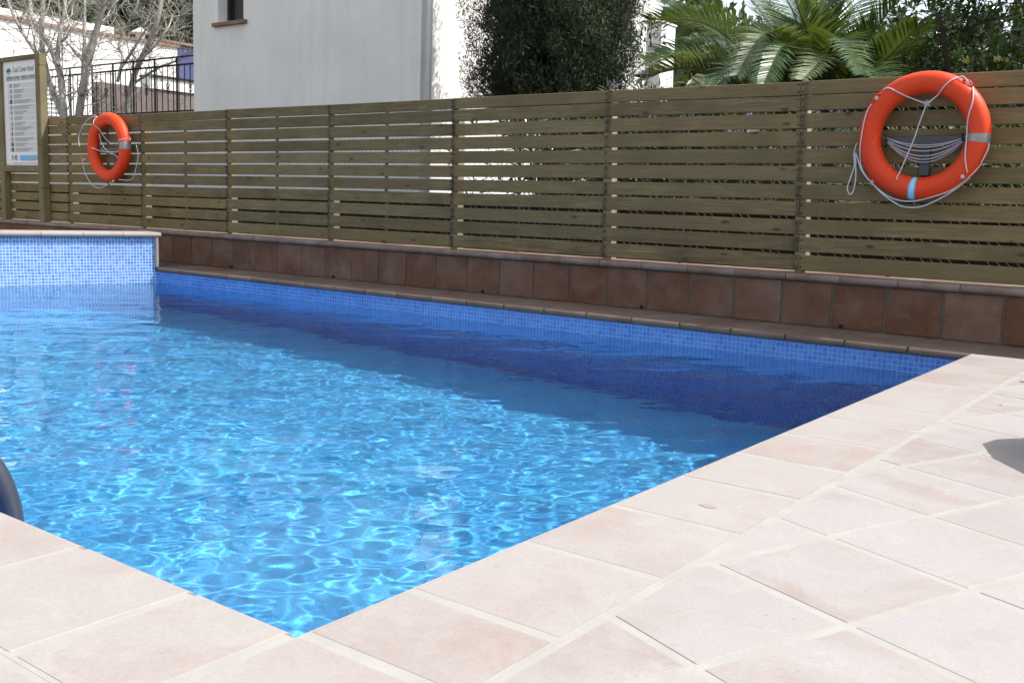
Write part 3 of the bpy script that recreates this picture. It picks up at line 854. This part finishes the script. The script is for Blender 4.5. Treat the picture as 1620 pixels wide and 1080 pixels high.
# ------------------------------------------------------------------ grab rail at the near edge
rl = empty('grab_rail', (-1.09, -.1, 0)); tag(rl, 'grey metal tube curving over the near pool edge at left', 'grab rail')
xr = -1.045
pth = [(xr, -.26, .002), (xr, -.25, .06), (xr, -.215, .115), (xr, -.15, .148), (xr, -.07, .145), (xr, -.005, .112), (xr, .045, .055), (xr, .075, -.02), (xr, .085, -.1), (xr, .085, -.30), (xr, .06, -.38), (xr, -.02, -.40)]
m = MB(); m.tube(smooth_path(pth, 6), .025, 16); child(m.build('tube', M['steel'], smooth=True), rl)
m = MB(); m.tube([(xr, -.26, .001), (xr, -.26, .008), (xr, -.26, .011)], [.045, .045, .036], 20); child(m.build('flange', M['steel']), rl)

# ------------------------------------------------------------------ sun lounger outside the right edge (its shadow reaches the deck)
sl = empty('sun_lounger', (1.5, 2.4, 0)); tag(sl, 'canvas sun lounger beyond the right edge, only its shadow in view', 'sun lounger')
zl = .30
tip = Vector((.519, 2.243)) + Vector((SUN.x/SUN.z, SUN.y/SUN.z))*zl
pts = []
lw, ll = .62, 1.85
dirL = Vector((math.cos(math.radians(-6)), math.sin(math.radians(-6)))); dirW = Vector((-dirL.y, dirL.x))
org = tip + dirW*(-.12)
outl = [(.0, .06), (.01, .16), (.06, .25), (.16, .29), (ll-.1, .30), (ll, .22), (ll, -.22), (ll-.1, -.30), (.42, -.30), (.24, -.27), (.08, -.10)]
poly = [(org+dirL*a_+dirW*(b_)).to_tuple() for a_, b_ in outl]
poly = poly[::-1]
m = MB(); m.prism(poly, zl-.045, zl+.02, .012); child(m.build('mattress', M['cushion']), sl)
for a_, b_ in ((.3, .22), (.3, -.22), (1.6, .22), (1.6, -.22)):
    p = org+dirL*a_+dirW*b_; m = MB(); m.tube([(p.x, p.y, 0), (p.x, p.y, zl-.046)], .018, 8); child(m.build('leg', M['white']), sl)

# ------------------------------------------------------------------ white house
HX0, HX1, HY0, HY1, HZ = -12.79, -7.955, 9.0, 15.3, 6.2
hs = empty('white_house', (-10.4, 12, .27)); tag(hs, 'large white stucco house behind the fence, one side sunlit', 'house')
wx0, wx1 = -12.16, -11.55; wz0, wz1 = 3.28, 4.5
t = .3
m = MB()
GZ = .27
# front wall with window opening
m.box(HX0, wx0, HY0, HY0+t, GZ, HZ); m.box(wx1, HX1-.001, HY0, HY0+t, GZ, HZ); m.box(wx0, wx1, HY0, HY0+t, GZ, wz0); m.box(wx0, wx1, HY0, HY0+t, wz1, HZ)
m = MB()
v = [(HX0, HY0, GZ), (wx0, HY0, GZ), (wx1, HY0, GZ), (HX1, HY0, GZ), (HX0, HY0, wz0), (wx0, HY0, wz0), (wx1, HY0, wz0), (HX1, HY0, wz0),
     (HX0, HY0, wz1), (wx0, HY0, wz1), (wx1, HY0, wz1), (HX1, HY0, wz1), (HX0, HY0, HZ), (wx0, HY0, HZ), (wx1, HY0, HZ), (HX1, HY0, HZ),
     (wx0, HY0+.24, wz0), (wx1, HY0+.24, wz0), (wx0, HY0+.24, wz1), (wx1, HY0+.24, wz1)]
f = [(0, 1, 5, 4), (1, 2, 6, 5), (2, 3, 7, 6), (4, 5, 9, 8), (6, 7, 11, 10), (8, 9, 13, 12), (9, 10, 14, 13), (10, 11, 15, 14), (5, 6, 17, 16), (6, 10, 19, 17), (10, 9, 18, 19), (9, 5, 16, 18)]
b = len(v)
v += [(HX1, HY1, GZ), (HX1, HY1, HZ), (HX0, HY1, GZ), (HX0, HY1, HZ)]
f += [(3, b, b+1, 15, 11, 7), (b, b+2, b+3, b+1), (b+2, 0, 4, 8, 12, b+3), (12, 13, 14, 15, b+1, b+3)]
m.add(v, f); child(m.build('wall', M['stucco']), hs)
win = empty('window', (0, 0, 0)); 
bpy.data.objects.remove(win)
m = MB(); m.box(wx0+.002, wx1-.002, HY0+.225, HY0+.238, wz0+.002, wz1-.002); wn = child(m.build('window', M['glass']), hs)
def sub(o, par): o.parent = par; return o
m = MB()
for (a_, b_) in ((wx0+.002, wx0+.05), ((wx0+wx1)/2-.03, (wx0+wx1)/2+.03), (wx1-.05, wx1-.002)): m.box(a_, b_, HY0+.17, HY0+.224, wz0+.004, wz1-.004)
sub(m.build('frame', M['dark_frame']), wn)
m = MB(); m.box(wx1-.20, wx1-.06, HY0+.06, HY0+.16, wz0+.01, wz1-.01); sub(m.build('shutter', M['dark_frame']), wn)
m = MB(); m.box(wx0-.09, wx1+.09, HY0-.06, HY0+.165, wz0-.055, wz0-.001, .004); sub(m.build('sill', M['roof_tile']), wn)
m = MB(); m.tube([(HX1+.05, HY0+.12, GZ), (HX1+.05, HY0+.12, HZ)], .035, 10); child(m.build('drain_pipe', M['white'], smooth=True), hs)
m = MB(); ov = .35
m.add([(HX0-ov, HY0-ov, HZ), (HX1+ov, HY0-ov, HZ), (HX1+ov, HY1+ov, HZ), (HX0-ov, HY1+ov, HZ), (HX0-ov, HY0-ov, HZ+.12), (HX1+ov, HY0-ov, HZ+.12), (HX1+ov, HY1+ov, HZ+.12), (HX0-ov, HY1+ov, HZ+.12), ((HX0+HX1)/2, HY0+2.5, HZ+1.3), ((HX0+HX1)/2, HY1-2.5, HZ+1.3)],
      [(3, 2, 1, 0), (0, 1, 5, 4), (1, 2, 6, 5), (2, 3, 7, 6), (3, 0, 4, 7), (4, 5, 8), (5, 6, 9, 8), (6, 7, 9), (7, 4, 8, 9)])
child(m.build('roof', M['roof_tile']), hs)

# white pillar seen right of the cypress
p = empty('white_pillar', (-6.08, 12.2, .27)); tag(p, 'square white masonry pillar between the cypress and the palm', 'pillar')
m = MB(); m.box(-6.33, -6.085, 12.0, 12.42, .27, 3.28, .006); child(m.build('shaft', M['stucco']), p)
m = MB(); m.box(-6.345, -6.07, 11.985, 12.435, 3.281, 3.31, .004); child(m.build('top_slab', M['stucco']), p)

# retaining wall and iron railing left of the house
m = MB(); m.box(-22, HX0-.01, 9.02, 9.35, .27, 1.74)
tag(m.build('retaining_wall', M['stucco']), 'white retaining wall under the black iron railing', 'wall')
rg = empty('iron_railing', (-14.6, 9.1, 1.74)); tag(rg, 'black iron railing beside the white house behind the bare trees', 'railing')
yr = 9.1
def rb(pts, r, name, n=6):
    m = MB(); m.tube(pts, r, n); return child(m.build(name, M['iron']), rg)
RX0 = -17.5
rb([(RX0, yr, 2.86), (HX0-.01, yr, 2.86)], .014, 'rail'); rb([(RX0, yr, 2.735), (HX0-.01, yr, 2.735)], .016, 'rail'); rb([(RX0, yr, 2.0), (HX0-.01, yr, 2.0)], .014, 'rail')
xs_ = [at(q, 130, 1, yr).x for q in (111, 146, 179, 211, 245, 280)] + [RX0]
for x in xs_: rb([(x, yr, 1.741), (x, yr, 2.86)], .017, 'upright')
x = RX0+.07; i = 0
while x < HX0-.03:
    if all(abs(x-q) > .05 for q in xs_):
        rb([(x, yr, 2.0), (x, yr, 2.735)], .0085, 'baluster')
        if i % 4 == 1:
            m = MB()
            for s in (-1, 1):
                m.tube([(x+s*.004, yr, 2.28), (x+s*.045, yr, 2.33), (x+s*.02, yr, 2.38), (x+s*.045, yr, 2.43), (x+s*.004, yr, 2.47)], .007, 5)
            child(m.build('scroll', M['iron']), rg)
    x += .152; i += 1

# far white building, brown wall, blue building
fb = empty('far_white_building', (-32, 14, .0)); tag(fb, 'long low white building with terracotta coping behind the bare trees', 'building')
m = MB(); m.box(-38, -30, 4, 20.68, -.3, 5.70); child(m.build('wall', M['stucco']), fb)
m = MB(); m.box(-38.05, -29.94, 3.95, 20.73, 5.701, 5.80); child(m.build('coping', M['roof_tile']), fb)
m = MB(); m.box(-37, -31, 9, 18.9, 5.801, 6.2); child(m.build('upper_storey', M['stucco']), fb)
m = MB(); m.tube([(-31.0, 19.9, 5.801), (-31.0, 19.9, 6.1), (-31.0, 19.9, 6.16), (-31.0, 19.9, 6.35)], [.16, .16, .34, .02], 10); child(m.build('chimney', M['white']), fb)
m = MB(); m.box(-29.999, -29.94, 15.4, 16.45, 2.0, 4.1); sh = child(m.build('shutter', M['white']), fb)
for k in range(15):
    m = MB(); z = 2.08+k*.135; m.add([(-29.938, 15.45, z), (-29.938, 16.4, z), (-29.87, 16.4, z-.05), (-29.87, 15.45, z-.05), (-29.938, 15.45, z-.02), (-29.938, 16.4, z-.02)], [(0, 1, 2, 3), (5, 4, 3, 2), (0, 3, 4), (1, 5, 2)])
    o = m.build('slat', M['white']); o.parent = sh
bw = empty('pink_brown_wall', (-22, 15, .27)); tag(bw, 'pinkish brown rendered wall with white top behind the railing', 'wall')
m = MB(); m.box(-22.3, -22, 12.9, 19, .2, 3.30); child(m.build('wall', M['pink_wall']), bw)
m = MB(); m.box(-22.36, -21.95, 14.28, 19.03, 3.301, 3.59); child(m.build('top_band', M['stucco']), bw)
m = MB(); m.box(-22.4, -21.9, 14.25, 19.06, 3.591, 3.64); child(m.build('coping', M['iron']), bw)
bb = empty('blue_building', (-34, 25, 0)); tag(bb, 'far building with a blue wall beside the white house', 'building')
m = MB(); m.box(-38, -32, 21.2, 30, -.3, 6.15); child(m.build('wall', M['blue_wall']), bb)
m = MB(); m.box(-38.1, -31.9, 21.1, 30.1, 6.151, 6.25); child(m.build('coping', M['roof_tile']), bb)

# ------------------------------------------------------------------ bare trees
def bare_tree(name_label, stems, twigs, ydepth, seed):
    r_ = random.Random(seed)
    base = at(stems[0][0][0][0], stems[0][0][0][1], 1, ydepth)
    t = empty('bare_tree', (base.x, ydepth, .27)); tag(t, name_label, 'tree', 'leafless grey trees by the railing')
    allp = []
    for pts, r0, r1, dy in stems:
        P = []
        n = len(pts)
        for i, (x, y) in enumerate(pts):
            P.append(at(x, y, 1, ydepth+dy*i/(n-1)))
        sp = smooth_path(P, 6); k = len(sp)
        rad = [.62*(r0+(r1-r0)*i/(k-1))*(1+.06*r_.uniform(-1, 1)) for i in range(k)]
        m = MB(); m.tube(sp, rad, 9); o = child(m.build('limb' if pts is not stems[0][0] else 'trunk', M['bark'], smooth=True), t)
        allp += [(q, rad[i], (sp[min(i+1, k-1)]-sp[max(i-1, 0)]).normalized()) for i, q in enumerate(sp)]
    tw_ = MB()
    def grow(p, d, L, r, depth):
        n = 4; pts = [p]; q = p.copy(); dd = d.copy()
        for i in range(n):
            dd = (dd + Vector((r_.gauss(0, .22), r_.gauss(0, .22), r_.gauss(.06, .2)))).normalized(); q = q+dd*(L/n); pts.append(q.copy())
            if depth > 0 and r_.random() < .75:
                sd = (dd + Vector((r_.gauss(0, .8), r_.gauss(0, .8), r_.gauss(.1, .7)))).normalized()
                grow(q.copy(), sd, L*r_.uniform(.4, .7), r*.6, depth-1)
        tw_.tube(pts, [r*(1-.75*i/n) for i in range(n+1)], 4, False)
    for i in range(twigs):
        p, r, d = r_.choice(allp)
        sd = (d*.4+Vector((r_.gauss(0, .8), r_.gauss(0, .8), r_.gauss(.25, .6)))).normalized()
        grow(p.copy(), sd, r_.uniform(.4, 1.3), min(.013, r*.4), 2)
    child(kind(tw_.build('twigs', M['bark']), 'stuff'), t)
    return t
bare_tree('leafless tree with many grey stems right behind the notice board',
  [([(104, 215), (100, 185), (86, 150), (73, 112), (66, 62), (68, 0), (69, -60)], .10, .055, .3),
   ([(86, 150), (70, 110), (54, 80), (31, 44), (12, 0), (2, -40)], .06, .03, -.3),
   ([(103, 200), (97, 130), (90, 100), (76, 68), (57, 42), (50, 22), (46, -10), (40, -60)], .10, .055, .6),
   ([(92, 104), (92, 75), (96, 48), (102, 18), (106, -30)], .07, .035, .5),
   ([(97, 66), (107, 56), (109, 38), (104, 18), (100, -5)], .035, .02, .2)], 62, 8.4, 3)
bare_tree('leafless tree with thick leaning grey trunk left of the railing centre',
  [([(122, 215), (128, 160), (138, 105), (146, 72), (155, 40), (166, -5), (176, -60)], .115, .075, .4),
   ([(130, 150), (132, 105), (134, 50), (134, 0), (135, -50)], .055, .035, .6),
   ([(131, 95), (120, 84), (108, 71)], .03, .018, .3),
   ([(160, 20), (175, 30), (176, 0), (177, -30)], .02, .015, .2)], 55, 8.6, 11)
bare_tree('leafless tree with forked pale limbs behind the railing near the house',
  [([(196, 200), (205, 150), (217, 108), (236, 68), (249, 32), (256, -2), (262, -50)], .10, .06, .5),
   ([(186, 130), (194, 92), (188, 73), (197, 48), (214, 16), (221, -10)], .05, .028, .4),
   ([(190, 110), (210, 80), (226, 54), (242, 36)], .045, .025, .4),
   ([(222, 96), (246, 72), (262, 50), (268, 40), (276, 20), (298, -4)], .035, .02, .6),
   ([(215, 130), (250, 108), (280, 96), (306, 80)], .04, .02, .3)], 72, 9.9, 23)

# ------------------------------------------------------------------ cypress
ct = empty('cypress_tree', (-6.03, 9.30, .27)); tag(ct, 'dense dark evergreen cypress in front of the sunlit house wall', 'tree')
m = MB(); m.tube([(-6.05, 9.30, .27), (-6.02, 9.30, 1.2), (-6.05, 9.32, 2.4), (-6.05, 9.30, 4.2), (-6.05, 9.30, 5.6)], [.15, .13, .11, .07, .03], 10); child(m.build('trunk', M['dark_bark'], smooth=True), ct)
cs = []; rs = []; ns = []
def cyp_r(z):
    b = .97*math.sin(min(1, max(0, (z-1.35)/1.1))*math.pi/2)**.7 if z < 2.45 else .97
    return b*(1-.55*max(0, (z-3.6)/3)**1.2)
for i in range(520):
    z = random.uniform(1.55, 6.0); a = random.uniform(0, 2*math.pi)
    lob = 1+.10*math.sin(3*a+z*1.3)+.07*math.sin(7*a-2*z)
    rr = cyp_r(z)*lob*math.sqrt(random.uniform(.25, 1))
    if rr < .1: continue
    # open windows low on the right side
    cxp = -6.03+math.cos(a)*rr; cyp_ = 9.30+math.sin(a)*rr
    if z < 2.3 and -.15 < (cxp+6.03)+.5*(cyp_-9.30)*0 < .6 and random.random() < .82: continue
    cs.append((cxp, cyp_, z)); q_ = random.uniform(.10, .32); rs.append(q_); ns.append(int(260+2400*q_))
v, f = leaf_cloud(cs, rs, ns, .024, 1.5, 1.8, .9, .5, .2)
core = [(-6.03+random.gauss(0, .36), 9.30+random.gauss(0, .36), random.uniform(1.9, 5.6)) for _ in range(240)]
v2, f2 = leaf_cloud(core, [.26]*240, [260]*240, .05, 1.3, 1.5, .8, .4, .2)
f = np.concatenate([f, f2+len(v)]); v = np.concatenate([v, v2])
child(fast_mesh('crown', v, f, M['cypress']), ct)
for i in range(26):
    z = random.uniform(1.1, 2.6); a = random.uniform(0, 6.28); L = cyp_r(z+.9)*.9; m = MB()
    p0 = Vector((-6.03, 9.30, z)); pts = [p0+Vector((math.cos(a)*L*k/4, math.sin(a)*L*k/4, (k/4)**1.4*.9)) for k in range(5)]
    m.tube(pts, [.03, .024, .018, .012, .006], 6); child(m.build('branch', M['dark_bark']), ct)

# ------------------------------------------------------------------ palm
pt = empty('palm_tree', (-2.1, 7.5, .27)); tag(pt, 'young date palm with arching fronds behind the fence', 'palm')
m = MB(); pr_ = [(-2.1, 7.5, .27+.12*i) for i in range(9)]; m.tube(pr_, [.24+.02*(i % 2) for i in range(9)], 14); child(m.build('trunk', M['dark_bark']), pt)
def frond(pts, leaf_len, mat, twist=0.0, n=112, vdrop=.12):
    sp = smooth_path(pts, 10); k = len(sp)
    m = MB(); m.tube(sp, [.017*(1-.85*i/(k-1)) for i in range(k)], 5)
    tot = sum((sp[i+1]-sp[i]).length for i in range(k-1))
    for i in range(n):
        u = .10+.90*i/(n-1); q = u*(k-1); i0 = min(int(q), k-2); p = sp[i0].lerp(sp[i0+1], q-i0)
        t = (sp[i0+1]-sp[i0]).normalized()
        side = t.cross(Vector((0, 0, 1))); side = side.normalized() if side.length > .1 else Vector((1, 0, 0))
        nrm_ = side.cross(t).normalized()
        cs_, sn_ = math.cos(twist), math.sin(twist)
        s2 = side*cs_+nrm_*sn_; n2 = nrm_*cs_-side*sn_
        Lf = 1.22*leaf_len*(.35+.65*math.sin(math.pi*min(1, (u*.88+.16)))**.8)*random.uniform(.85, 1.1)
        for sg in (-1, 1):
            fwd = .55+.6*u
            d = (s2*sg + t*fwd + n2*(.35+random.uniform(-.15, .15))).normalized()
            w = t*.0095
            tip_ = p+d*Lf+Vector((0, 0, -vdrop*Lf*random.uniform(.6, 1.3)))
            mid = p+d*Lf*.5+Vector((0, 0, -vdrop*Lf*.15))
            b0 = len(m.v)
            m.add([p-w*.6, p+w*.6, mid+w*.95+n2*.004, mid-w*.95+n2*.004, tip_], [(0, 1, 2, 3), (3, 2, 4)])
    return child(m.build('frond', mat), pt)
PB = Vector((-2.1, 7.5, 1.2))
def P7(px, py, y): return at(px, py, 1, y)
FR = [ # (mid, y), (mid2, y), (tip, y), len, mat, twist
 ((1195, 90), 7.6, (1120, 40), 7.8, (1045, 2), 8.0, .36, 'palm', .2),
 ((1190, 100), 7.3, (1115, 38), 7.1, (1026, 32), 6.9, .36, 'palm', -.3),
 ((1185, 125), 7.2, (1105, 88), 6.9, (1022, 96), 6.7, .40, 'palm', .5),
 ((1180, 140), 7.1, (1088, 108), 6.7, (1016, 124), 6.5, .36, 'palm_pale', -.2),
 ((1250, 110), 7.1, (1213, 52), 6.7, (1166, 118), 6.3, .29, 'palm_pale', .3),
 ((1245, 90), 7.7, (1200, 15), 7.9, (1125, -70), 8.1, .42, 'palm', -.2),
 ((1294, 95), 7.5, (1293, 20), 7.5, (1284, -130), 7.6, .42, 'palm', 0),
 ((1305, 90), 7.6, (1330, 15), 7.7, (1372, -90), 7.9, .42, 'palm', .2),
 ((1335, 110), 7.4, (1380, 55), 7.3, (1440, -30), 7.2, .40, 'palm', -.3),
 ((1350, 130), 7.2, (1390, 105), 7.0, (1452, 42), 6.8, .36, 'palm', .2),
 ((1310, 95), 7.1, (1330, 62), 6.7, (1362, 118), 6.2, .26, 'palm', .1),
 ((1300, 110), 7.0, (1305, 88), 6.6, (1268, 126), 6.1, .26, 'palm_pale', .2),
 ((1265, 110), 7.0, (1240, 72), 6.6, (1205, 140), 6.2, .27, 'palm', .2),
 ((1270, 80), 7.8, (1245, 0), 8.2, (1200, -40), 8.8, .42, 'palm', .4),
 ((1320, 80), 7.9, (1350, 10), 8.3, (1420, -20), 8.9, .42, 'palm', -.4),
 ((1240, 120), 7.9, (1160, 70), 8.4, (1090, 60), 9.0, .40, 'palm', .3),
 ((1345, 120), 7.9, (1400, 70), 8.3, (1470, 60), 8.8, .40, 'palm', -.3),
 ((1230, 130), 7.0, (1170, 105), 6.6, (1120, 150), 6.2, .27, 'palm', .1),
 ((1340, 125), 7.0, (1375, 110), 6.6, (1420, 150), 6.2, .27, 'palm', -.2),
 ((1285, 90), 7.3, (1265, 20), 7.1, (1235, -60), 6.9, .40, 'palm', .5),
]
for (m1, y1, m2, y2, tp_, y3, ln, mt, tw2) in FR:
    frond([PB, P7(*m1, y1), P7(*m2, y2), P7(*tp_, y3)], ln, M[mt], tw2)
for i in range(9):
    a = random.uniform(0, 6.28); e = random.uniform(.1, .9); Lr = random.uniform(1.0, 1.5); d = Vector((math.cos(a), abs(math.sin(a)), 0))
    frond([PB, PB+d*Lr*.4*math.cos(e)+Vector((0, 0, Lr*.5*math.sin(e)+.1)), PB+d*Lr*.8*math.cos(e)+Vector((0, 0, Lr*.7*math.sin(e))), PB+d*Lr*1.1*math.cos(e)+Vector((0, 0, Lr*.55*math.sin(e)-.1))], .38, M['palm'], random.uniform(-.4, .4))

# ------------------------------------------------------------------ shrub at right
sh_ = empty('evergreen_shrub', (-.75, 8.0, .27)); tag(sh_, 'tall glossy evergreen shrub behind the right life ring', 'shrub')
for k in range(6):
    a = k*1.05; m = MB(); m.tube([(-.75+.05*math.cos(a), 8+.05*math.sin(a), .27), (-.75+.35*math.cos(a), 8+.35*math.sin(a), 1.2), (-.75+.7*math.cos(a), 8+.7*math.sin(a), 2.2)], [.05, .035, .015], 7); child(m.build('stem', M['dark_bark']), sh_)
def rosettes(centres, n_leaf, length, width, mat, name, parent):
    V = []; Fc = []
    for c in centres:
        ax = Vector((random.gauss(0, .5), random.gauss(-.35, .5), random.gauss(.7, .4))).normalized()
        u = ax.orthogonal().normalized(); w = ax.cross(u)
        for k in range(n_leaf):
            g = 2.4*k+random.uniform(-.3, .3); lay = k/n_leaf
            d = (u*math.cos(g)+w*math.sin(g))*(1-.6*lay)+ax*(.15+.9*lay)
            d = (d+Vector((0, 0, -.15))).normalized(); sd = d.cross(ax); sd = sd.normalized() if sd.length > .05 else u
            L_ = length*random.uniform(.7, 1.2); p = Vector(c)+ax*.01*k
            b = len(V); nn = sd.cross(d)
            V += [p, p+d*L_*.45+sd*width+nn*.004, p+d*L_-nn*.006, p+d*L_*.45-sd*width+nn*.004]
            Fc.append((b, b+1, b+2, b+3))
    return child(fast_mesh(name, np.array([tuple(q) for q in V]), np.array(Fc), mat), parent)
cen = []
while len(cen) < 2600:
    x = random.uniform(-1.75, 1.6); y = random.uniform(7.0, 9.4); z = random.uniform(.6, 3.6)
    e = ((x+.05)/1.75)**2+((y-8.15)/1.15)**2+((z-1.7)/1.75)**2
    lob = 1+.12*math.sin(4*x+1)+.1*math.sin(5*z+2*y)
    if e < lob and (e > .35 or random.random() < .25): cen.append((x, y, z))
rosettes(cen, 10, .105, .0145, M['shrub'], 'crown', sh_)
for px, py in ((1528, 96), (1577, 93)):
    c = at(px, py, 1, 7.02); m = MB()
    for k in range(26):
        d = Vector((random.gauss(0, 1), random.gauss(0, 1), random.gauss(0, 1))).normalized(); m.tube([c, c+d*.028], [.002, .004], 4)
    child(m.build('flower_head', M['yellow']), sh_)
    rosettes([c+Vector((0, .02, -.01))], 10, .15, .021, M['shrub'], 'leaf_rosette', sh_)

# ------------------------------------------------------------------ low plants behind the fence
def low_plant(x, y, h, w, label, flower=False, seed=0):
    t = empty('flowering_plant' if flower else 'leafy_plant', (x, y, .27)); tag(t, label, 'plant', 'low plants along the back of the fence')
    n = int(190*w); cs_ = [(x+random.gauss(0, w*.4), y+random.gauss(0, .14), .3+random.random()**.8*h) for _ in range(n)]
    rosettes(cs_, 7, .12, .010, M['grass'] if not flower else M['shrub'], 'leaves', t)
    if flower:
        c2 = [(x+random.gauss(0, w*.35), y+random.gauss(0, .12), .3+h*random.uniform(.75, 1.08)) for _ in range(int(50*w))]
        v_, f_ = leaf_cloud(c2, [.045]*len(c2), [22]*len(c2), .018); child(kind(fast_mesh('flowers', v_, f_, M['purple']), 'stuff'), t)
    for k in range(4):
        m = MB(); m.tube([(x+random.gauss(0, .03), y, .27), (x+random.gauss(0, w*.3), y, .27+h*.8)], [.008, .004], 5); child(m.build('stem', M['dark_bark']), t)
hb_ = empty('hedge_bush', (-4.3, 7.6, .27)); tag(hb_, 'dark leafy bush seen through the fence gaps at the foot of the cypress', 'bush')
cen = [(-4.1+random.gauss(0, .62), 7.7+random.gauss(0, .2), .3+1.28*random.random()**.8) for _ in range(1500)]
rosettes(cen, 8, .10, .013, M['shrub'], 'leaves', hb_)
for k in range(5):
    m = MB(); m.tube([(-4.3+.2*k, 7.7, .27), (-4.45+.26*k, 7.7, 1.2)], [.018, .008], 6); child(m.build('stem', M['dark_bark']), hb_)
low_plant(-2.9, 6.2, 1.30, .55, 'purple flowering plant peeping over the fence left of the palm', True)
low_plant(-1.55, 6.0, 1.02, .7, 'purple flowering plant seen through the gaps below the palm', True)
low_plant(-2.3, 6.6, .9, .7, 'leafy plant seen through the fence gaps under the palm')
low_plant(-3.5, 6.5, .75, .6, 'leafy plant seen through the fence gaps below the cypress')
low_plant(-.6, 6.3, .95, .8, 'leafy plant seen through the fence gaps behind the right life ring')
low_plant(.35, 6.2, .95, .8, 'leafy plant behind the far right end of the fence')
# grass tufts
V = []; Fc = []
for i in range(9000):
    x = random.uniform(E0, 3); y = 8.2+random.random()**1.5*9; h = random.uniform(.05, .22); a = random.uniform(0, 6.28); w = .006
    d = Vector((math.cos(a), math.sin(a), 0)); b = len(V); z = .268
    V += [(x-d.y*w, y+d.x*w, z), (x+d.y*w, y-d.x*w, z), (x+d.x*h*.5, y+d.y*h*.5, z+h)]; Fc.append((b, b+1, b+2))
o = kind(fast_mesh('grass', np.array(V), np.array(Fc), M['grass']), 'stuff'); o['label'] = 'rough grass behind the fence'; o['category'] = 'grass'
